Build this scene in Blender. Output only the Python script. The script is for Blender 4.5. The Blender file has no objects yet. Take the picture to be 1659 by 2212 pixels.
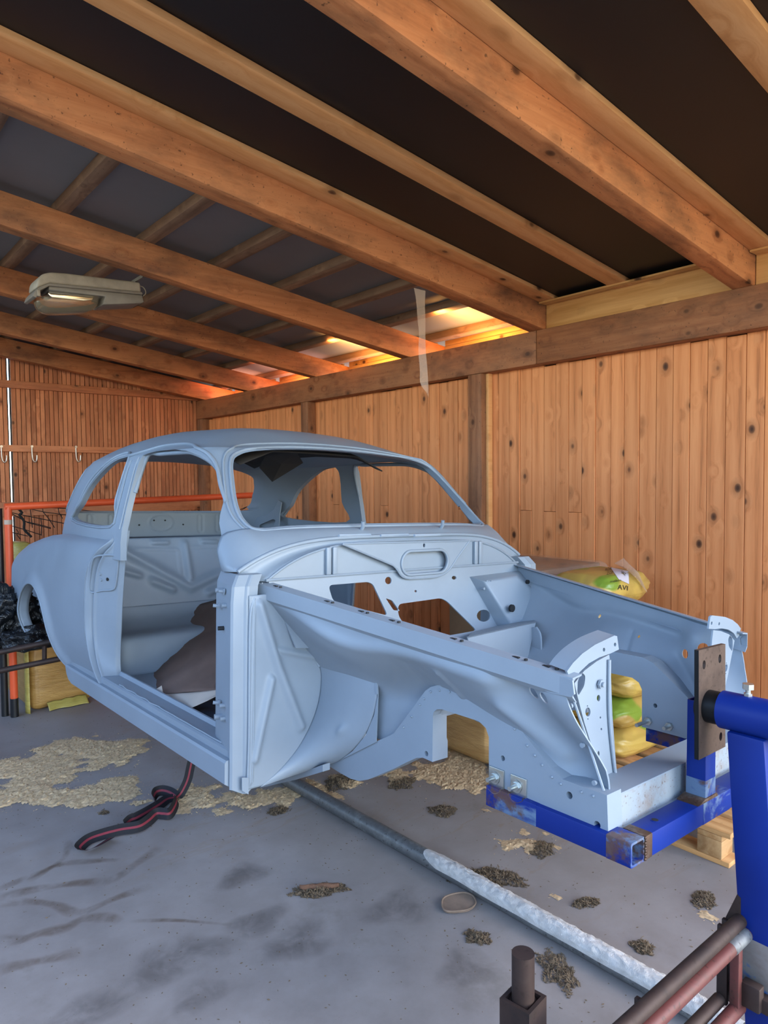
import bpy, bmesh, math, random
import numpy as np
from mathutils import Vector, Matrix, Quaternion
from mathutils.geometry import tessellate_polygon
random.seed(7)
SC = bpy.context.scene
COL = SC.collection

# ------------------------------------------------------------------ camera
W_PX, H_PX, F_PX = 1659.0, 2212.0, 1520.0
CAM = Vector((0.0, 0.0, 1.5))
_p, _r, _y = (math.radians(a) for a in (2.61, -0.5, 50.17))
_F = Vector((math.cos(_y), math.sin(_y), 0)); _R = Vector((math.sin(_y), -math.cos(_y), 0)); _U = Vector((0, 0, 1))
FWD = _F * math.cos(_p) - _U * math.sin(_p)
_up = _U * math.cos(_p) + _F * math.sin(_p)
RGT = _R * math.cos(_r) + _up * math.sin(_r)
UPV = _up * math.cos(_r) - _R * math.sin(_r)
cd = bpy.data.cameras.new('camera'); cam = bpy.data.objects.new('camera', cd); COL.objects.link(cam)
cam.matrix_world = Matrix(((RGT.x, UPV.x, -FWD.x, CAM.x), (RGT.y, UPV.y, -FWD.y, CAM.y), (RGT.z, UPV.z, -FWD.z, CAM.z), (0, 0, 0, 1)))
cd.sensor_fit = 'HORIZONTAL'; cd.sensor_width = 36.0; cd.lens = 36.0 * F_PX / W_PX
cd.clip_start = 0.05; cd.clip_end = 200
SC.camera = cam

# ------------------------------------------------------------------ world, light, exposure
SC.view_settings.view_transform = 'Standard'; SC.view_settings.look = 'None'
SC.view_settings.gamma = 1.0; SC.view_settings.use_curve_mapping = False
SC.view_settings.exposure = 1.6
wd = bpy.data.worlds.new('sky'); SC.world = wd; wd.use_nodes = True
nt = wd.node_tree; nt.nodes.clear()
o_ = nt.nodes.new('ShaderNodeOutputWorld'); b_ = nt.nodes.new('ShaderNodeBackground'); s_ = nt.nodes.new('ShaderNodeTexSky')
s_.sky_type = 'NISHITA'; s_.sun_disc = False; s_.sun_elevation = math.radians(38); s_.sun_rotation = math.radians(150)
s_.air_density = 1.0; s_.dust_density = 0.8; s_.ozone_density = 1.0
b_.inputs['Strength'].default_value = 0.42
nt.links.new(s_.outputs[0], b_.inputs[0]); nt.links.new(b_.outputs[0], o_.inputs[0])
sl = bpy.data.lights.new('sun', 'SUN'); sl.energy = 3.0; sl.angle = math.radians(0.6); sl.color = (1.0, 0.93, 0.82)
sun = bpy.data.objects.new('sun', sl); COL.objects.link(sun)
sun.rotation_euler = Vector((-0.50, -0.38, -0.78)).to_track_quat('-Z', 'Y').to_euler()
sun.location = (8, 6, 10)

# ------------------------------------------------------------------ pixel helpers (image taken as 1659 x 2212)
def ray(x, y): return FWD + RGT * ((x - W_PX / 2) / F_PX) - UPV * ((y - H_PX / 2) / F_PX)
def atX(x, y, X): d = ray(x, y); return CAM + d * ((X - CAM.x) / d.x)
def atY(x, y, Y): d = ray(x, y); return CAM + d * ((Y - CAM.y) / d.y)
def atZ(x, y, Z): d = ray(x, y); return CAM + d * ((Z - CAM.z) / d.z)
def atD(x, y, D): return CAM + ray(x, y) * D
# the car stands in its own frame: x across (near side negative), y rearwards, z up from the sill's underside
_a, _b, _c = (math.radians(v) for v in (0.293, -0.813, 2.022))
CM = Matrix.Rotation(_a, 3, 'Z') @ Matrix.Rotation(_b, 3, 'X') @ Matrix.Rotation(_c, 3, 'Y')
CO = Vector((1.88, 2.5, -0.93))
CAR_MW = Matrix.Translation(CAM + CM @ CO) @ CM.to_4x4()
CMT = CM.transposed()
def cX(x, y, v): d = CMT @ ray(x, y); return d * ((v + CO.x) / d.x) - CO
def cY(x, y, v): d = CMT @ ray(x, y); return d * ((v + CO.y) / d.y) - CO
def cZ(x, y, v): d = CMT @ ray(x, y); return d * ((v + CO.z) / d.z) - CO
def cP(x, y, p0, n):          # on the car-frame plane through p0 with normal n
    d = CMT @ ray(x, y); n = Vector(n); t = n.dot(Vector(p0) + CO) / n.dot(d); return d * t - CO
def c2w(p): return CAR_MW @ Vector(p)

# ------------------------------------------------------------------ object helpers
def link(o, parent=None):
    COL.objects.link(o)
    if parent is not None: o.parent = parent
    return o
def tag(o, label=None, cat=None, group=None, kind=None):
    if label: o['label'] = label
    if cat: o['category'] = cat
    if group: o['group'] = group
    if kind: o['kind'] = kind
    return o
def empty(name, mw=None, loc=None):
    o = bpy.data.objects.new(name, None); COL.objects.link(o); o.empty_display_size = 0.1
    if mw is not None: o.matrix_world = mw
    if loc is not None: o.location = loc
    return o
def mo(name, vs, fs, mat, parent=None, smooth=False, auto=None):
    me = bpy.data.meshes.new(name); me.from_pydata([tuple(v) for v in vs], [], fs)
    me.validate()
    me.materials.append(mat)
    if smooth:
        me.polygons.foreach_set('use_smooth', [True] * len(me.polygons))
        if auto: me.set_sharp_from_angle(angle=math.radians(auto))
    return link(bpy.data.objects.new(name, me), parent)
def bmo(name, bm, mat, parent=None, smooth=False, auto=None):
    me = bpy.data.meshes.new(name); bmesh.ops.recalc_face_normals(bm, faces=bm.faces); bm.to_mesh(me); bm.free()
    me.materials.append(mat)
    if smooth:
        me.polygons.foreach_set('use_smooth', [True] * len(me.polygons))
        if auto: me.set_sharp_from_angle(angle=math.radians(auto))
    return link(bpy.data.objects.new(name, me), parent)
HEX = [(0, 3, 2, 1), (4, 5, 6, 7), (0, 1, 5, 4), (1, 2, 6, 5), (2, 3, 7, 6), (3, 0, 4, 7)]
def hexv(bm, p8):
    v = [bm.verts.new(p) for p in p8]
    for f in HEX: bm.faces.new([v[i] for i in f])
    return v
def boxv(bm, lo, hi, M=None):
    p = [(lo[0], lo[1], lo[2]), (hi[0], lo[1], lo[2]), (hi[0], hi[1], lo[2]), (lo[0], hi[1], lo[2]),
         (lo[0], lo[1], hi[2]), (hi[0], lo[1], hi[2]), (hi[0], hi[1], hi[2]), (lo[0], hi[1], hi[2])]
    if M is not None: p = [M @ Vector(q) for q in p]
    return hexv(bm, p)
def box(name, lo, hi, mat, parent=None, bev=0.0, M=None, seg=2):
    bm = bmesh.new(); boxv(bm, lo, hi, M)
    if bev > 0: bmesh.ops.bevel(bm, geom=list(bm.edges), offset=bev, segments=seg, affect='EDGES', profile=0.5)
    return bmo(name, bm, mat, parent, bev > 0, 40)
def hexo(name, p8, mat, parent=None, bev=0.0):
    bm = bmesh.new(); hexv(bm, p8)
    if bev > 0: bmesh.ops.bevel(bm, geom=list(bm.edges), offset=bev, segments=2, affect='EDGES', profile=0.5)
    return bmo(name, bm, mat, parent, bev > 0, 40)
def smoothpts(pts, n=8, closed=False):
    P = [Vector(p) for p in pts]; N = len(P); out = []
    for i in range(N if closed else N - 1):
        if closed: p0, p1, p2, p3 = P[i - 1], P[i], P[(i + 1) % N], P[(i + 2) % N]
        else: p0, p1, p2, p3 = P[max(i - 1, 0)], P[i], P[i + 1], P[min(i + 2, N - 1)]
        for k in range(n):
            t = k / n; t2 = t * t; t3 = t2 * t
            out.append(0.5 * ((2 * p1) + (p2 - p0) * t + (2 * p0 - 5 * p1 + 4 * p2 - p3) * t2 + (3 * p1 - p0 - 3 * p2 + p3) * t3))
    if not closed: out.append(P[-1])
    return out
def tubev(bm, pts, r, n=10, closed=False, caps=True, rfun=None, flat=1.0, upv=None):
    P = [Vector(p) for p in pts]; rings = []
    up0 = Vector(upv) if upv is not None else None
    prev = None
    for i, p in enumerate(P):
        if closed: t = P[(i + 1) % len(P)] - P[i - 1]
        else: t = P[min(i + 1, len(P) - 1)] - P[max(i - 1, 0)]
        t.normalize()
        if up0 is not None: s = t.cross(up0)
        elif prev is None: s = t.cross(Vector((0, 0, 1))) if abs(t.z) < 0.9 else t.cross(Vector((1, 0, 0)))
        else: s = prev - t * prev.dot(t)
        s.normalize(); prev = s; u = s.cross(t).normalized()
        rr = r if rfun is None else rfun(i / max(1, len(P) - 1)) * r
        rings.append([bm.verts.new(p + s * (math.cos(2 * math.pi * k / n) * rr) + u * (math.sin(2 * math.pi * k / n) * rr * flat)) for k in range(n)])
    m = len(rings)
    for i in range(m if closed else m - 1):
        a, b = rings[i], rings[(i + 1) % m]
        for k in range(n): bm.faces.new((a[k], a[(k + 1) % n], b[(k + 1) % n], b[k]))
    if caps and not closed:
        bm.faces.new(rings[0][::-1]); bm.faces.new(rings[-1])
    return rings
def tube(name, pts, r, mat, parent=None, n=10, **k):
    bm = bmesh.new(); tubev(bm, pts, r, n, **k); return bmo(name, bm, mat, parent, True, 50)
def hollow(name, a, b, r, t, mat, parent=None, n=20):
    a, b = Vector(a), Vector(b); bm = bmesh.new()
    ax = (b - a).normalized(); s = ax.cross(Vector((0, 0, 1)) if abs(ax.z) < .9 else Vector((1, 0, 0))).normalized(); u = s.cross(ax)
    def ring(c, rr): return [bm.verts.new(c + s * math.cos(2 * math.pi * k / n) * rr + u * math.sin(2 * math.pi * k / n) * rr) for k in range(n)]
    R = [ring(a, r), ring(b, r), ring(b, r - t), ring(a, r - t)]
    for i in range(4):
        p, q = R[i], R[(i + 1) % 4]
        for k in range(n): bm.faces.new((p[k], p[(k + 1) % n], q[(k + 1) % n], q[k]))
    return bmo(name, bm, mat, parent, True, 40)
def slab(name, outer, th, mat, parent=None, holes=(), smooth=False, bm=None):
    """outer: list of coplanar 3D points; th: Vector of thickness; holes: lists of 3D points"""
    own = bm is None
    if own: bm = bmesh.new()
    loops = [[Vector(p) for p in outer]] + [[Vector(p) for p in h] for h in holes]
    tri = tessellate_polygon(loops); flat = [p for l in loops for p in l]
    a = [bm.verts.new(p) for p in flat]; b = [bm.verts.new(p + Vector(th)) for p in flat]
    for t in tri:
        try: bm.faces.new([a[i] for i in t]); bm.faces.new([b[i] for i in reversed(t)])
        except ValueError: pass
    o = 0
    for l in loops:
        n = len(l)
        for i in range(n):
            j = (i + 1) % n
            try: bm.faces.new((a[o + i], a[o + j], b[o + j], b[o + i]))
            except ValueError: pass
        o += n
    if own: return bmo(name, bm, mat, parent, smooth, 30)
def rpoly(pts, r, seg=5):
    """round the corners of a planar polygon"""
    P = [Vector(p) for p in pts]; out = []; n = len(P)
    for i in range(n):
        p = P[i]; a = P[i - 1] - p; b = P[(i + 1) % n] - p
        rr = r[i] if isinstance(r, (list, tuple)) else r
        d = min(rr, a.length * .48, b.length * .48)
        if d < 1e-5: out.append(p); continue
        p0 = p + a.normalized() * d; p2 = p + b.normalized() * d
        for k in range(seg + 1):
            t = k / seg; out.append(p0 * (1 - t) ** 2 + p * 2 * t * (1 - t) + p2 * t * t)
    return out
def ell(c, u, v, n=20):
    c, u, v = Vector(c), Vector(u), Vector(v)
    return [c + u * math.cos(2 * math.pi * k / n) + v * math.sin(2 * math.pi * k / n) for k in range(n)]
def grid(name, f, nu, nv, mat, parent=None, thick=0.0, auto=None, keep=None, cu=False):
    """surface from f(i/nu, j/nv) -> point"""
    vs = [f(i / nu, j / nv) for i in range(nu + 1) for j in range(nv + 1)]
    fs = []
    for i in range(nu):
        for j in range(nv):
            if keep is None or keep((i + .5) / nu, (j + .5) / nv):
                a = i * (nv + 1) + j; fs.append((a, a + nv + 1, a + nv + 2, a + 1))
    o = mo(name, vs, fs, mat, parent, True, auto)
    if thick:
        m = o.modifiers.new('t', 'SOLIDIFY'); m.thickness = thick; m.offset = 0
    return o
def bake(o):
    """apply the modifiers"""
    dg = bpy.context.evaluated_depsgraph_get(); me = bpy.data.meshes.new_from_object(o.evaluated_get(dg))
    o.modifiers.clear(); old = o.data; o.data = me; bpy.data.meshes.remove(old); return o
def boolean(o, cutters, op='DIFFERENCE'):
    for c in cutters:
        m = o.modifiers.new('b', 'BOOLEAN'); m.operation = op; m.object = c; m.solver = 'EXACT'
    bpy.context.view_layer.update()
    bake(o)
    for c in cutters:
        d = c.data; bpy.data.objects.remove(c); bpy.data.meshes.remove(d)
    return o
def copy_tree(o, parent=None):
    c = o.copy(); COL.objects.link(c); c.parent = parent
    for ch in list(o.children): copy_tree(ch, c)
    return c
def sh(obj, data_from): obj.data = data_from.data

# ------------------------------------------------------------------ materials
def lin(h):
    h = h.lstrip('#'); c = [int(h[i:i + 2], 16) / 255 for i in (0, 2, 4)]
    return tuple((x / 12.92 if x <= .04045 else ((x + .055) / 1.055) ** 2.4) for x in c) + (1.0,)
class NT:
    def __init__(s, name):
        s.m = bpy.data.materials.new(name); s.m.use_nodes = True; s.t = s.m.node_tree; s.t.nodes.clear()
        s.out = s.n('ShaderNodeOutputMaterial'); s.b = s.n('ShaderNodeBsdfPrincipled'); s.l(s.b.outputs[0], s.out.inputs[0])
    def n(s, t, **k):
        n = s.t.nodes.new(t)
        for a, v in k.items(): setattr(n, a, v)
        return n
    def l(s, a, b): s.t.links.new(a, b)
    def set(s, **k):
        for a, v in k.items():
            i = s.b.inputs[a.replace('_', ' ')]
            if hasattr(v, 'links') or hasattr(v, 'is_linked'): s.l(v, i)
            else: i.default_value = v
    def coord(s, kind='Object', scale=(1, 1, 1), rnd=True):
        tc = s.n('ShaderNodeTexCoord'); mp = s.n('ShaderNodeMapping'); mp.inputs['Scale'].default_value = scale
        src = tc.outputs[kind]
        if rnd:
            oi = s.n('ShaderNodeObjectInfo'); ad = s.n('ShaderNodeVectorMath', operation='ADD'); mu = s.n('ShaderNodeMath', operation='MULTIPLY')
            mu.inputs[1].default_value = 37.0; s.l(oi.outputs['Random'], mu.inputs[0]); s.l(src, ad.inputs[0]); s.l(mu.outputs[0], ad.inputs[1]); src = ad.outputs[0]
        s.l(src, mp.inputs[0]); return mp.outputs[0]
    def noise(s, vec, scale=5, detail=4, rough=.55, dist=0.0):
        n = s.n('ShaderNodeTexNoise'); n.inputs['Scale'].default_value = scale; n.inputs['Detail'].default_value = detail
        n.inputs['Roughness'].default_value = rough; n.inputs['Distortion'].default_value = dist; s.l(vec, n.inputs['Vector']); return n.outputs[0]
    def ramp(s, fac, stops, interp='LINEAR'):
        r = s.n('ShaderNodeValToRGB'); e = r.color_ramp.elements; r.color_ramp.interpolation = interp
        while len(e) < len(stops): e.new(0.5)
        for i, (p, c) in enumerate(stops):
            e[i].position = p; e[i].color = c if not isinstance(c, (int, float)) else (c, c, c, 1)
        s.l(fac, r.inputs[0]); return r.outputs[0]
    def mix(s, fac, a, b, mode='MIX'):
        m = s.n('ShaderNodeMix', data_type='RGBA', blend_type=mode)
        for sock, v in ((m.inputs[0], fac), (m.inputs[6], a), (m.inputs[7], b)):
            if hasattr(v, 'is_linked'): s.l(v, sock)
            else: sock.default_value = v
        return m.outputs[2]
    def math(s, op, a, b=None):
        m = s.n('ShaderNodeMath', operation=op)
        for sock, v in ((m.inputs[0], a), (m.inputs[1], b)):
            if v is None: continue
            if hasattr(v, 'is_linked'): s.l(v, sock)
            else: sock.default_value = v
        return m.outputs[0]
    def bump(s, h, strength=.3, dist=.01):
        b = s.n('ShaderNodeBump'); b.inputs['Strength'].default_value = strength; b.inputs['Distance'].default_value = dist
        s.l(h, b.inputs['Height']); s.l(b.outputs[0], s.b.inputs['Normal']); return b
def plain(name, col, rough=.6, metal=0.0, var=.12, scale=8, bump=.0, spec=.5):
    t = NT(name); v = t.coord(rnd=True); n = t.noise(v, scale, 5)
    c = lin(col); d = tuple(x * (1 - var) for x in c[:3]) + (1,); e = tuple(min(1, x * (1 + var)) for x in c[:3]) + (1,)
    t.set(Base_Color=t.ramp(n, [(.3, d), (.7, e)]), Roughness=rough, Metallic=metal)
    t.b.inputs['Specular IOR Level'].default_value = spec
    if bump: t.bump(t.noise(v, scale * 8, 3), bump, .004)
    return t.m
def wood(name, light, mid, dark, axis, knots=.5, stain=0.0, tint=.18, ring=1.0, rough=.62, knot_scale=7.5, stain_col='3a2c24'):
    """boards cut along one axis: streaky grain, knots, a tone of its own for each piece"""
    t = NT(name)
    lo, hi = 1.2, 22.0
    sc = {'x': (lo, hi, hi), 'y': (hi, lo, hi), 'z': (hi, hi, lo)}[axis]
    v = t.coord(scale=sc); vk = t.coord(scale={'x': (.7, 1, 1), 'y': (1, .7, 1), 'z': (1, 1, .7)}[axis])
    vo = t.n('ShaderNodeTexVoronoi', feature='F1'); vo.inputs['Scale'].default_value = knot_scale; vo.inputs['Randomness'].default_value = 1.0; t.l(vk, vo.inputs['Vector'])
    kd = vo.outputs['Distance']
    pull = t.ramp(kd, [(0, 1), (.42, 0)], 'EASE')
    ad = t.n('ShaderNodeVectorMath', operation='ADD'); sca = t.n('ShaderNodeVectorMath', operation='SCALE'); sca.inputs[3].default_value = 1.1
    t.l(pull, sca.inputs[0]); t.l(v, ad.inputs[0]); t.l(sca.outputs[0], ad.inputs[1])
    g1 = t.noise(ad.outputs[0], 1.0, 5, .6, .6); g2 = t.noise(v, 4.0, 3, .6)
    wv = t.n('ShaderNodeTexWave', wave_type='BANDS', bands_direction={'x': 'Y', 'y': 'X', 'z': 'Y'}[axis]); wv.inputs['Scale'].default_value = .22 * ring; wv.inputs['Distortion'].default_value = 7.0
    wv.inputs['Detail'].default_value = 2.0; wv.inputs['Detail Scale'].default_value = .35; t.l(ad.outputs[0], wv.inputs['Vector'])
    g = t.mix(.22, g1, wv.outputs[1]); g = t.mix(.25, g, g2)
    col = t.ramp(g, [(.20, lin(dark)), (.42, lin(mid)), (.60, lin(light)), (.85, lin(mid))])
    oi = t.n('ShaderNodeObjectInfo')
    hs = t.n('ShaderNodeHueSaturation'); t.l(col, hs.inputs['Color'])
    hs.inputs['Saturation'].default_value = 1.0
    t.l(t.math('ADD', t.math('MULTIPLY', oi.outputs['Random'], 2 * tint), 1 - tint), hs.inputs['Value'])
    col = hs.outputs[0]
    if knots > 0:
        wn = t.n('ShaderNodeTexWhiteNoise', noise_dimensions='3D'); t.l(vo.outputs['Position'], wn.inputs[0])
        on = t.math('LESS_THAN', wn.outputs[0], knots)
        kk = t.math('MULTIPLY', t.ramp(kd, [(.05, 1), (.11, .8), (.15, .30), (.36, 0)]), on)
        col = t.mix(kk, col, lin('4a2a17'))
    if stain > 0:
        vs = t.coord(scale={'x': (.8, 2, 2), 'y': (2, .8, 2), 'z': (2, 2, .8)}[axis]); sn = t.noise(vs, 2.2, 6, .65)
        col = t.mix(t.math('MULTIPLY', t.ramp(sn, [(.45, 0), (.72, 1)]), stain), col, lin(stain_col))
        sp = t.noise(t.coord(scale=(1, 1, 1)), 60, 2); col = t.mix(t.math('MULTIPLY', t.ramp(sp, [(.66, 0), (.74, 1)]), stain * .9), col, lin('2c1d14'))
    t.set(Base_Color=col, Roughness=rough); t.b.inputs['Specular IOR Level'].default_value = .3
    t.bump(g, .12, .004)
    return t.m
# ================================================================== the building
M_pine_z = wood('pine_boards', 'e2925c', 'd5834e', '985831', 'z', knots=.38, tint=.10, ring=.8)
M_old_x = wood('rough_rafter_wood', 'c68251', 'b47043', '884f2d', 'x', knots=.25, stain=.75, tint=.10)
M_old_y = wood('rough_beam_wood', 'a56b46', '925a38', '6c4028', 'y', knots=.35, stain=.65, tint=.06)
M_old_z = wood('rough_post_wood', 'a06c4a', '8e5c3d', '6b432d', 'z', knots=.4, stain=.6, tint=.06)
M_red_z = wood('red_brown_slats', 'c98258', 'b46d47', '7d472d', 'z', knots=.45, stain=.35, tint=.16)
M_red_x = wood('red_brown_rail', 'c98258', 'b46d47', '7d472d', 'x', knots=.45, stain=.35, tint=.08)
M_new_x = wood('planed_pine_along', 'dba068', 'cf9158', 'b37745', 'x', knots=.3, tint=.06, ring=.7)
M_new_y = wood('planed_pine_across', 'd69f62', 'c58d50', 'a4723c', 'y', knots=.3, tint=.06, ring=.7)
M_purl_y = wood('weathered_purlin', '8a6a52', '775944', '523a2b', 'y', knots=.2, stain=.5, tint=.1)
M_ply = plain('dark_film_plywood', '150e0c', .5, 0, .25, 1.6)
M_backing = plain('dark_backing', '3a2a20', .9)
M_membrane = plain('grey_roof_membrane', '716c6a', .75, 0, .10, 1.2, .05)

XB, XW, YL, FZ = 3.90, 4.00, 8.35, -.05
SL = 0.1352
def zr(X, off=0.0): return 2.507 + SL * (3.9 - X) + off
def rbox(name, x0, x1, y0, y1, o0, o1, mat, parent, bev=0.0):
    p = [(x0, y0, zr(x0, o0)), (x1, y0, zr(x1, o0)), (x1, y1, zr(x1, o0)), (x0, y1, zr(x0, o0)),
         (x0, y0, zr(x0, o1)), (x1, y0, zr(x1, o1)), (x1, y1, zr(x1, o1)), (x0, y1, zr(x0, o1))]
    return hexo(name, p, mat, parent, bev)

# ---- floor
def floor_material():
    t = NT('stained_concrete'); v = t.coord(rnd=False)
    n1 = t.noise(v, .9, 6, .6); n2 = t.noise(v, 7, 6, .65); n3 = t.noise(v, 90, 3)
    base = t.mix(.5, t.ramp(n1, [(.3, lin('7f7875')), (.7, lin('98918d'))]), t.ramp(n2, [(.3, lin('7c7571')), (.7, lin('9b9490'))]))
    # brown run-off lines with a shape of their own
    vs = t.coord(scale=(.55, 1.6, 1), rnd=False); w = t.noise(vs, 1.5, 7, .62, 1.2)
    vein = t.ramp(w, [(.455, 0), (.478, .5), (.486, .72), (.492, .12), (.53, 0)])
    side = t.n('ShaderNodeSeparateXYZ'); t.l(v, side.inputs[0])
    region = t.ramp(t.noise(v, .8, 2), [(.46, 0), (.6, 1)])
    base = t.mix(t.math('MULTIPLY', vein, t.math('MULTIPLY', region, .55)), base, lin('8a7259'))
    blot = t.ramp(t.noise(v, 2.3, 6, .7), [(.60, 0), (.72, 1)])
    base = t.mix(t.math('MULTIPLY', blot, .5), base, lin('6d675f'))
    speck = t.ramp(t.noise(v, 150, 2), [(.70, 0), (.76, 1)])
    base = t.mix(t.math('MULTIPLY', speck, .5), base, lin('6a5f52'))
    t.set(Base_Color=base, Roughness=t.ramp(n2, [(.3, .42), (.7, .62)])); t.b.inputs['Specular IOR Level'].default_value = .35
    t.bump(n3, .08, .002); return t.m
M_floor = floor_material()
fl = tag(box('floor', (-3.2, -1.6, -.17), (4.3, 8.5, -.05), M_floor), 'stained grey concrete floor strewn with sawdust', 'floor', kind='structure')
M_ground = plain('pale_yard_gravel', '9a9c94', .9, 0, .15, 3)
tag(box('ground', (-40, -40, -.35), (40, 40, -.175), M_ground), 'pale gravel yard outside the shed', 'ground', kind='structure')

M_sky_block = plain('sky_block_brown', '57503f', .9, 0, .2, 2)
tag(box('wall_sky_block', (-3.9, -6.0, -.175), (-3.8, 8.5, 2.2), M_sky_block), 'unseen added fence across the yard on the open side of the shed', 'blocker', kind='structure')  # unseen, added to hold low sky light off the car's near side
# ---- wall with new pine boards, beyond the car
wr = tag(box('wall_right', (XW + .022, -1.6, FZ), (XW + .06, YL + .1, 2.40), M_backing), 'long wall of pale knotty pine boards behind the car', 'wall', kind='structure')
edges = [1651.4, 1610.5, 1567.1, 1527.4, 1489.4, 1453.2, 1417, 1380.9, 1348.3, 1319.4, 1286.1, 1257.2, 1228.3, 1200.8, 1174.7, 1148.3, 1123.4, 1100.6, 1077]
ys = [atX(e, 950, XW).y for e in edges]
y = ys[0]; pre = []
while y > .5: y -= random.uniform(.105, .118); pre.append(y)
ys = pre[::-1] + ys
while ys[-1] < YL - .05: ys.append(min(YL, ys[-1] + random.uniform(.098, .114)))
def board(y0, y1, z0, z1, dx, name='board'):
    g = .0012
    b = box(name, (XW - .001 + dx, y0 + g, z0), (XW + .021, y1 - g, z1), M_pine_z, wr, bev=.0022, seg=1)
    return b
for i in range(len(ys) - 1):
    y0, y1 = ys[i], ys[i + 1]; top = 2.285 + random.uniform(-.012, .006); dx = random.uniform(-.003, .003)
    ym = (y0 + y1) / 2
    if 2.60 < ym < 3.35 and i % 2 == 0 or (ym > 3.6 and random.random() < .12):
        zc = 1.272 + random.uniform(-.006, .006)
        board(y0, y1, -.04, zc - .001, dx); board(y0, y1, zc + .001, top, dx + .002)
    else: board(y0, y1, -.04, top, dx)
for (a, b) in ((3.548, 3.684), (5.845, 5.969), (8.19, 8.34)):
    box('post', (XB + .004, a, FZ), (XW - .003, b, 2.279), M_old_z, wr, bev=.004)
# narrow cover strip beside the post, and the two lengths of the wall beam
box('strip', (XB + .05, 3.520, FZ), (XW - .004, 3.546, 2.279), M_new_x, wr, bev=.002)
box('beam', (XB, 3.046, 2.280), (XW + .02, YL - .002, 2.507), M_old_y, wr, bev=.006)
box('beam', (XB, -1.2, 2.280), (XW + .02, 3.042, 2.507), M_old_y, wr, bev=.006)

# ---- far wall of red-brown slats
wl = tag(box('wall_left', (1.79, YL + .045, FZ), (4.1, YL + .075, 1.0), M_backing), 'reddish-brown wall of narrow upright slats with rails', 'wall', kind='structure')
box('backing', (-3.2, YL + .045, FZ), (1.772, YL + .075, 3.4), M_backing, wl)
box('backing', (1.79, YL + .045, 1.24), (4.1, YL + .075, 3.2), M_backing, wl)
box('backing', (3.45, YL + .045, 1.0), (4.1, YL + .075, 1.24), M_backing, wl)
box('backing', (1.79, YL + .045, 1.0), (2.55, YL + .075, 1.24), M_backing, wl)
x = 1.30
while x < 3.96:
    w = random.uniform(.040, .052)
    if 1.765 < x + w and x < 1.793: x = 1.795; continue
    z0 = FZ if not (2.55 < x + w / 2 < 3.45) else 1.235
    box('slat', (x, YL, z0), (x + w - .0065, YL + .022, zr(x, .2)), M_red_z, wl)
    if z0 > 0: box('slat', (x, YL, FZ), (x + w - .0065, YL + .022, 1.0), M_red_z, wl)
    x += w
for (z0, z1, xa) in ((2.512, 2.590, 1.2), (1.836, 1.907, 1.2), (1.147, 1.296, 1.2)):
    box('rail', (xa, YL - .045, z0), (3.9 if z0 > 2 else 4.0, YL - .001, z1), M_red_x, wl, bev=.004)
# ---- roof
ce = tag(rbox('ceiling', -1.1, 4.75, 3.115, YL + .3, .245, .262, M_membrane, None), 'sloping shed roof with rough rafters, dark panels and grey underlay', 'ceiling', kind='structure')
rbox('panel', -1.1, 4.6, 1.70, 3.06, .190, .206, M_ply, ce)
rbox('panel', -1.1, 4.6, -1.0, 1.69, .190, .206, M_ply, ce)
rbox('roof_skin', -1.1, 4.75, -1.0, YL + .3, .27, .30, M_backing, ce)
for (ya, yb, xe) in ((1.632, 1.742, 3.985), (2.985, 3.112, 3.985), (4.335, 4.440, 4.36), (5.700, 5.803, 4.36), (7.030, 7.136, 4.36), (8.105, 8.211, 4.36)):
    rbox('rafter', -1.05, xe, ya, yb, 0.0, .188, M_old_x, ce, bev=.006)
# pale battens and the boards that close the bay against the wall
def rp(x, y, off):          # pixel on the roof plane at an offset
    d = ray(x, y); k = 2.507 + SL * 3.9 + off
    t = (k - CAM.z - SL * CAM.x) / (d.z + SL * d.x); return CAM + d * t
def ymean(pts, off): return sum(rp(x, y, off).y for x, y in pts) / len(pts)
yt2 = ymean(((1041, 0), (1659, 520)), .165); yt1 = ymean(((0, 67.5), (1180, 636)), .165)
rbox('trim_board', -1.05, 3.93, yt2, 1.631, .163, .189, M_new_x, ce, bev=.003)
rbox('trim_board', -1.05, 3.93, yt1, 2.984, .163, .189, M_new_x, ce, bev=.003)
ya = ymean(((700, 222.5), (1336, 604)), .165); yb = ymean(((700, 277.5), (1301, 612.7)), .165)
rbox('batten', -1.05, 3.93, min(ya, yb), max(ya, yb), .160, .189, M_new_x, ce, bev=.003)
ya = ymean(((1489, 0), (1659, 202)), .165)
rbox('batten', -1.05, 3.93, ya - .115, ya, .160, .189, M_new_x, ce, bev=.003)
for (a, b) in ((1.746, 2.981), (0.2, 1.628)):
    box('blocking', (XB + .028, a, 2.509), (XB + .052, b, 2.672), M_new_y, ce, bev=.002)
    hexo('trim_board', [(XB - .055, a, zr(XB - .055, .150)), (XB + .05, a, 2.672), (XB + .05, b, 2.672), (XB - .055, b, zr(XB - .055, .150)),
                        (XB - .055, a, zr(XB - .055, .1625)), (XB + .05, a, zr(XB + .05, .1625)), (XB + .05, b, zr(XB + .05, .1625)), (XB - .055, b, zr(XB - .055, .1625))], M_new_y, ce, bev=.003)
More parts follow.
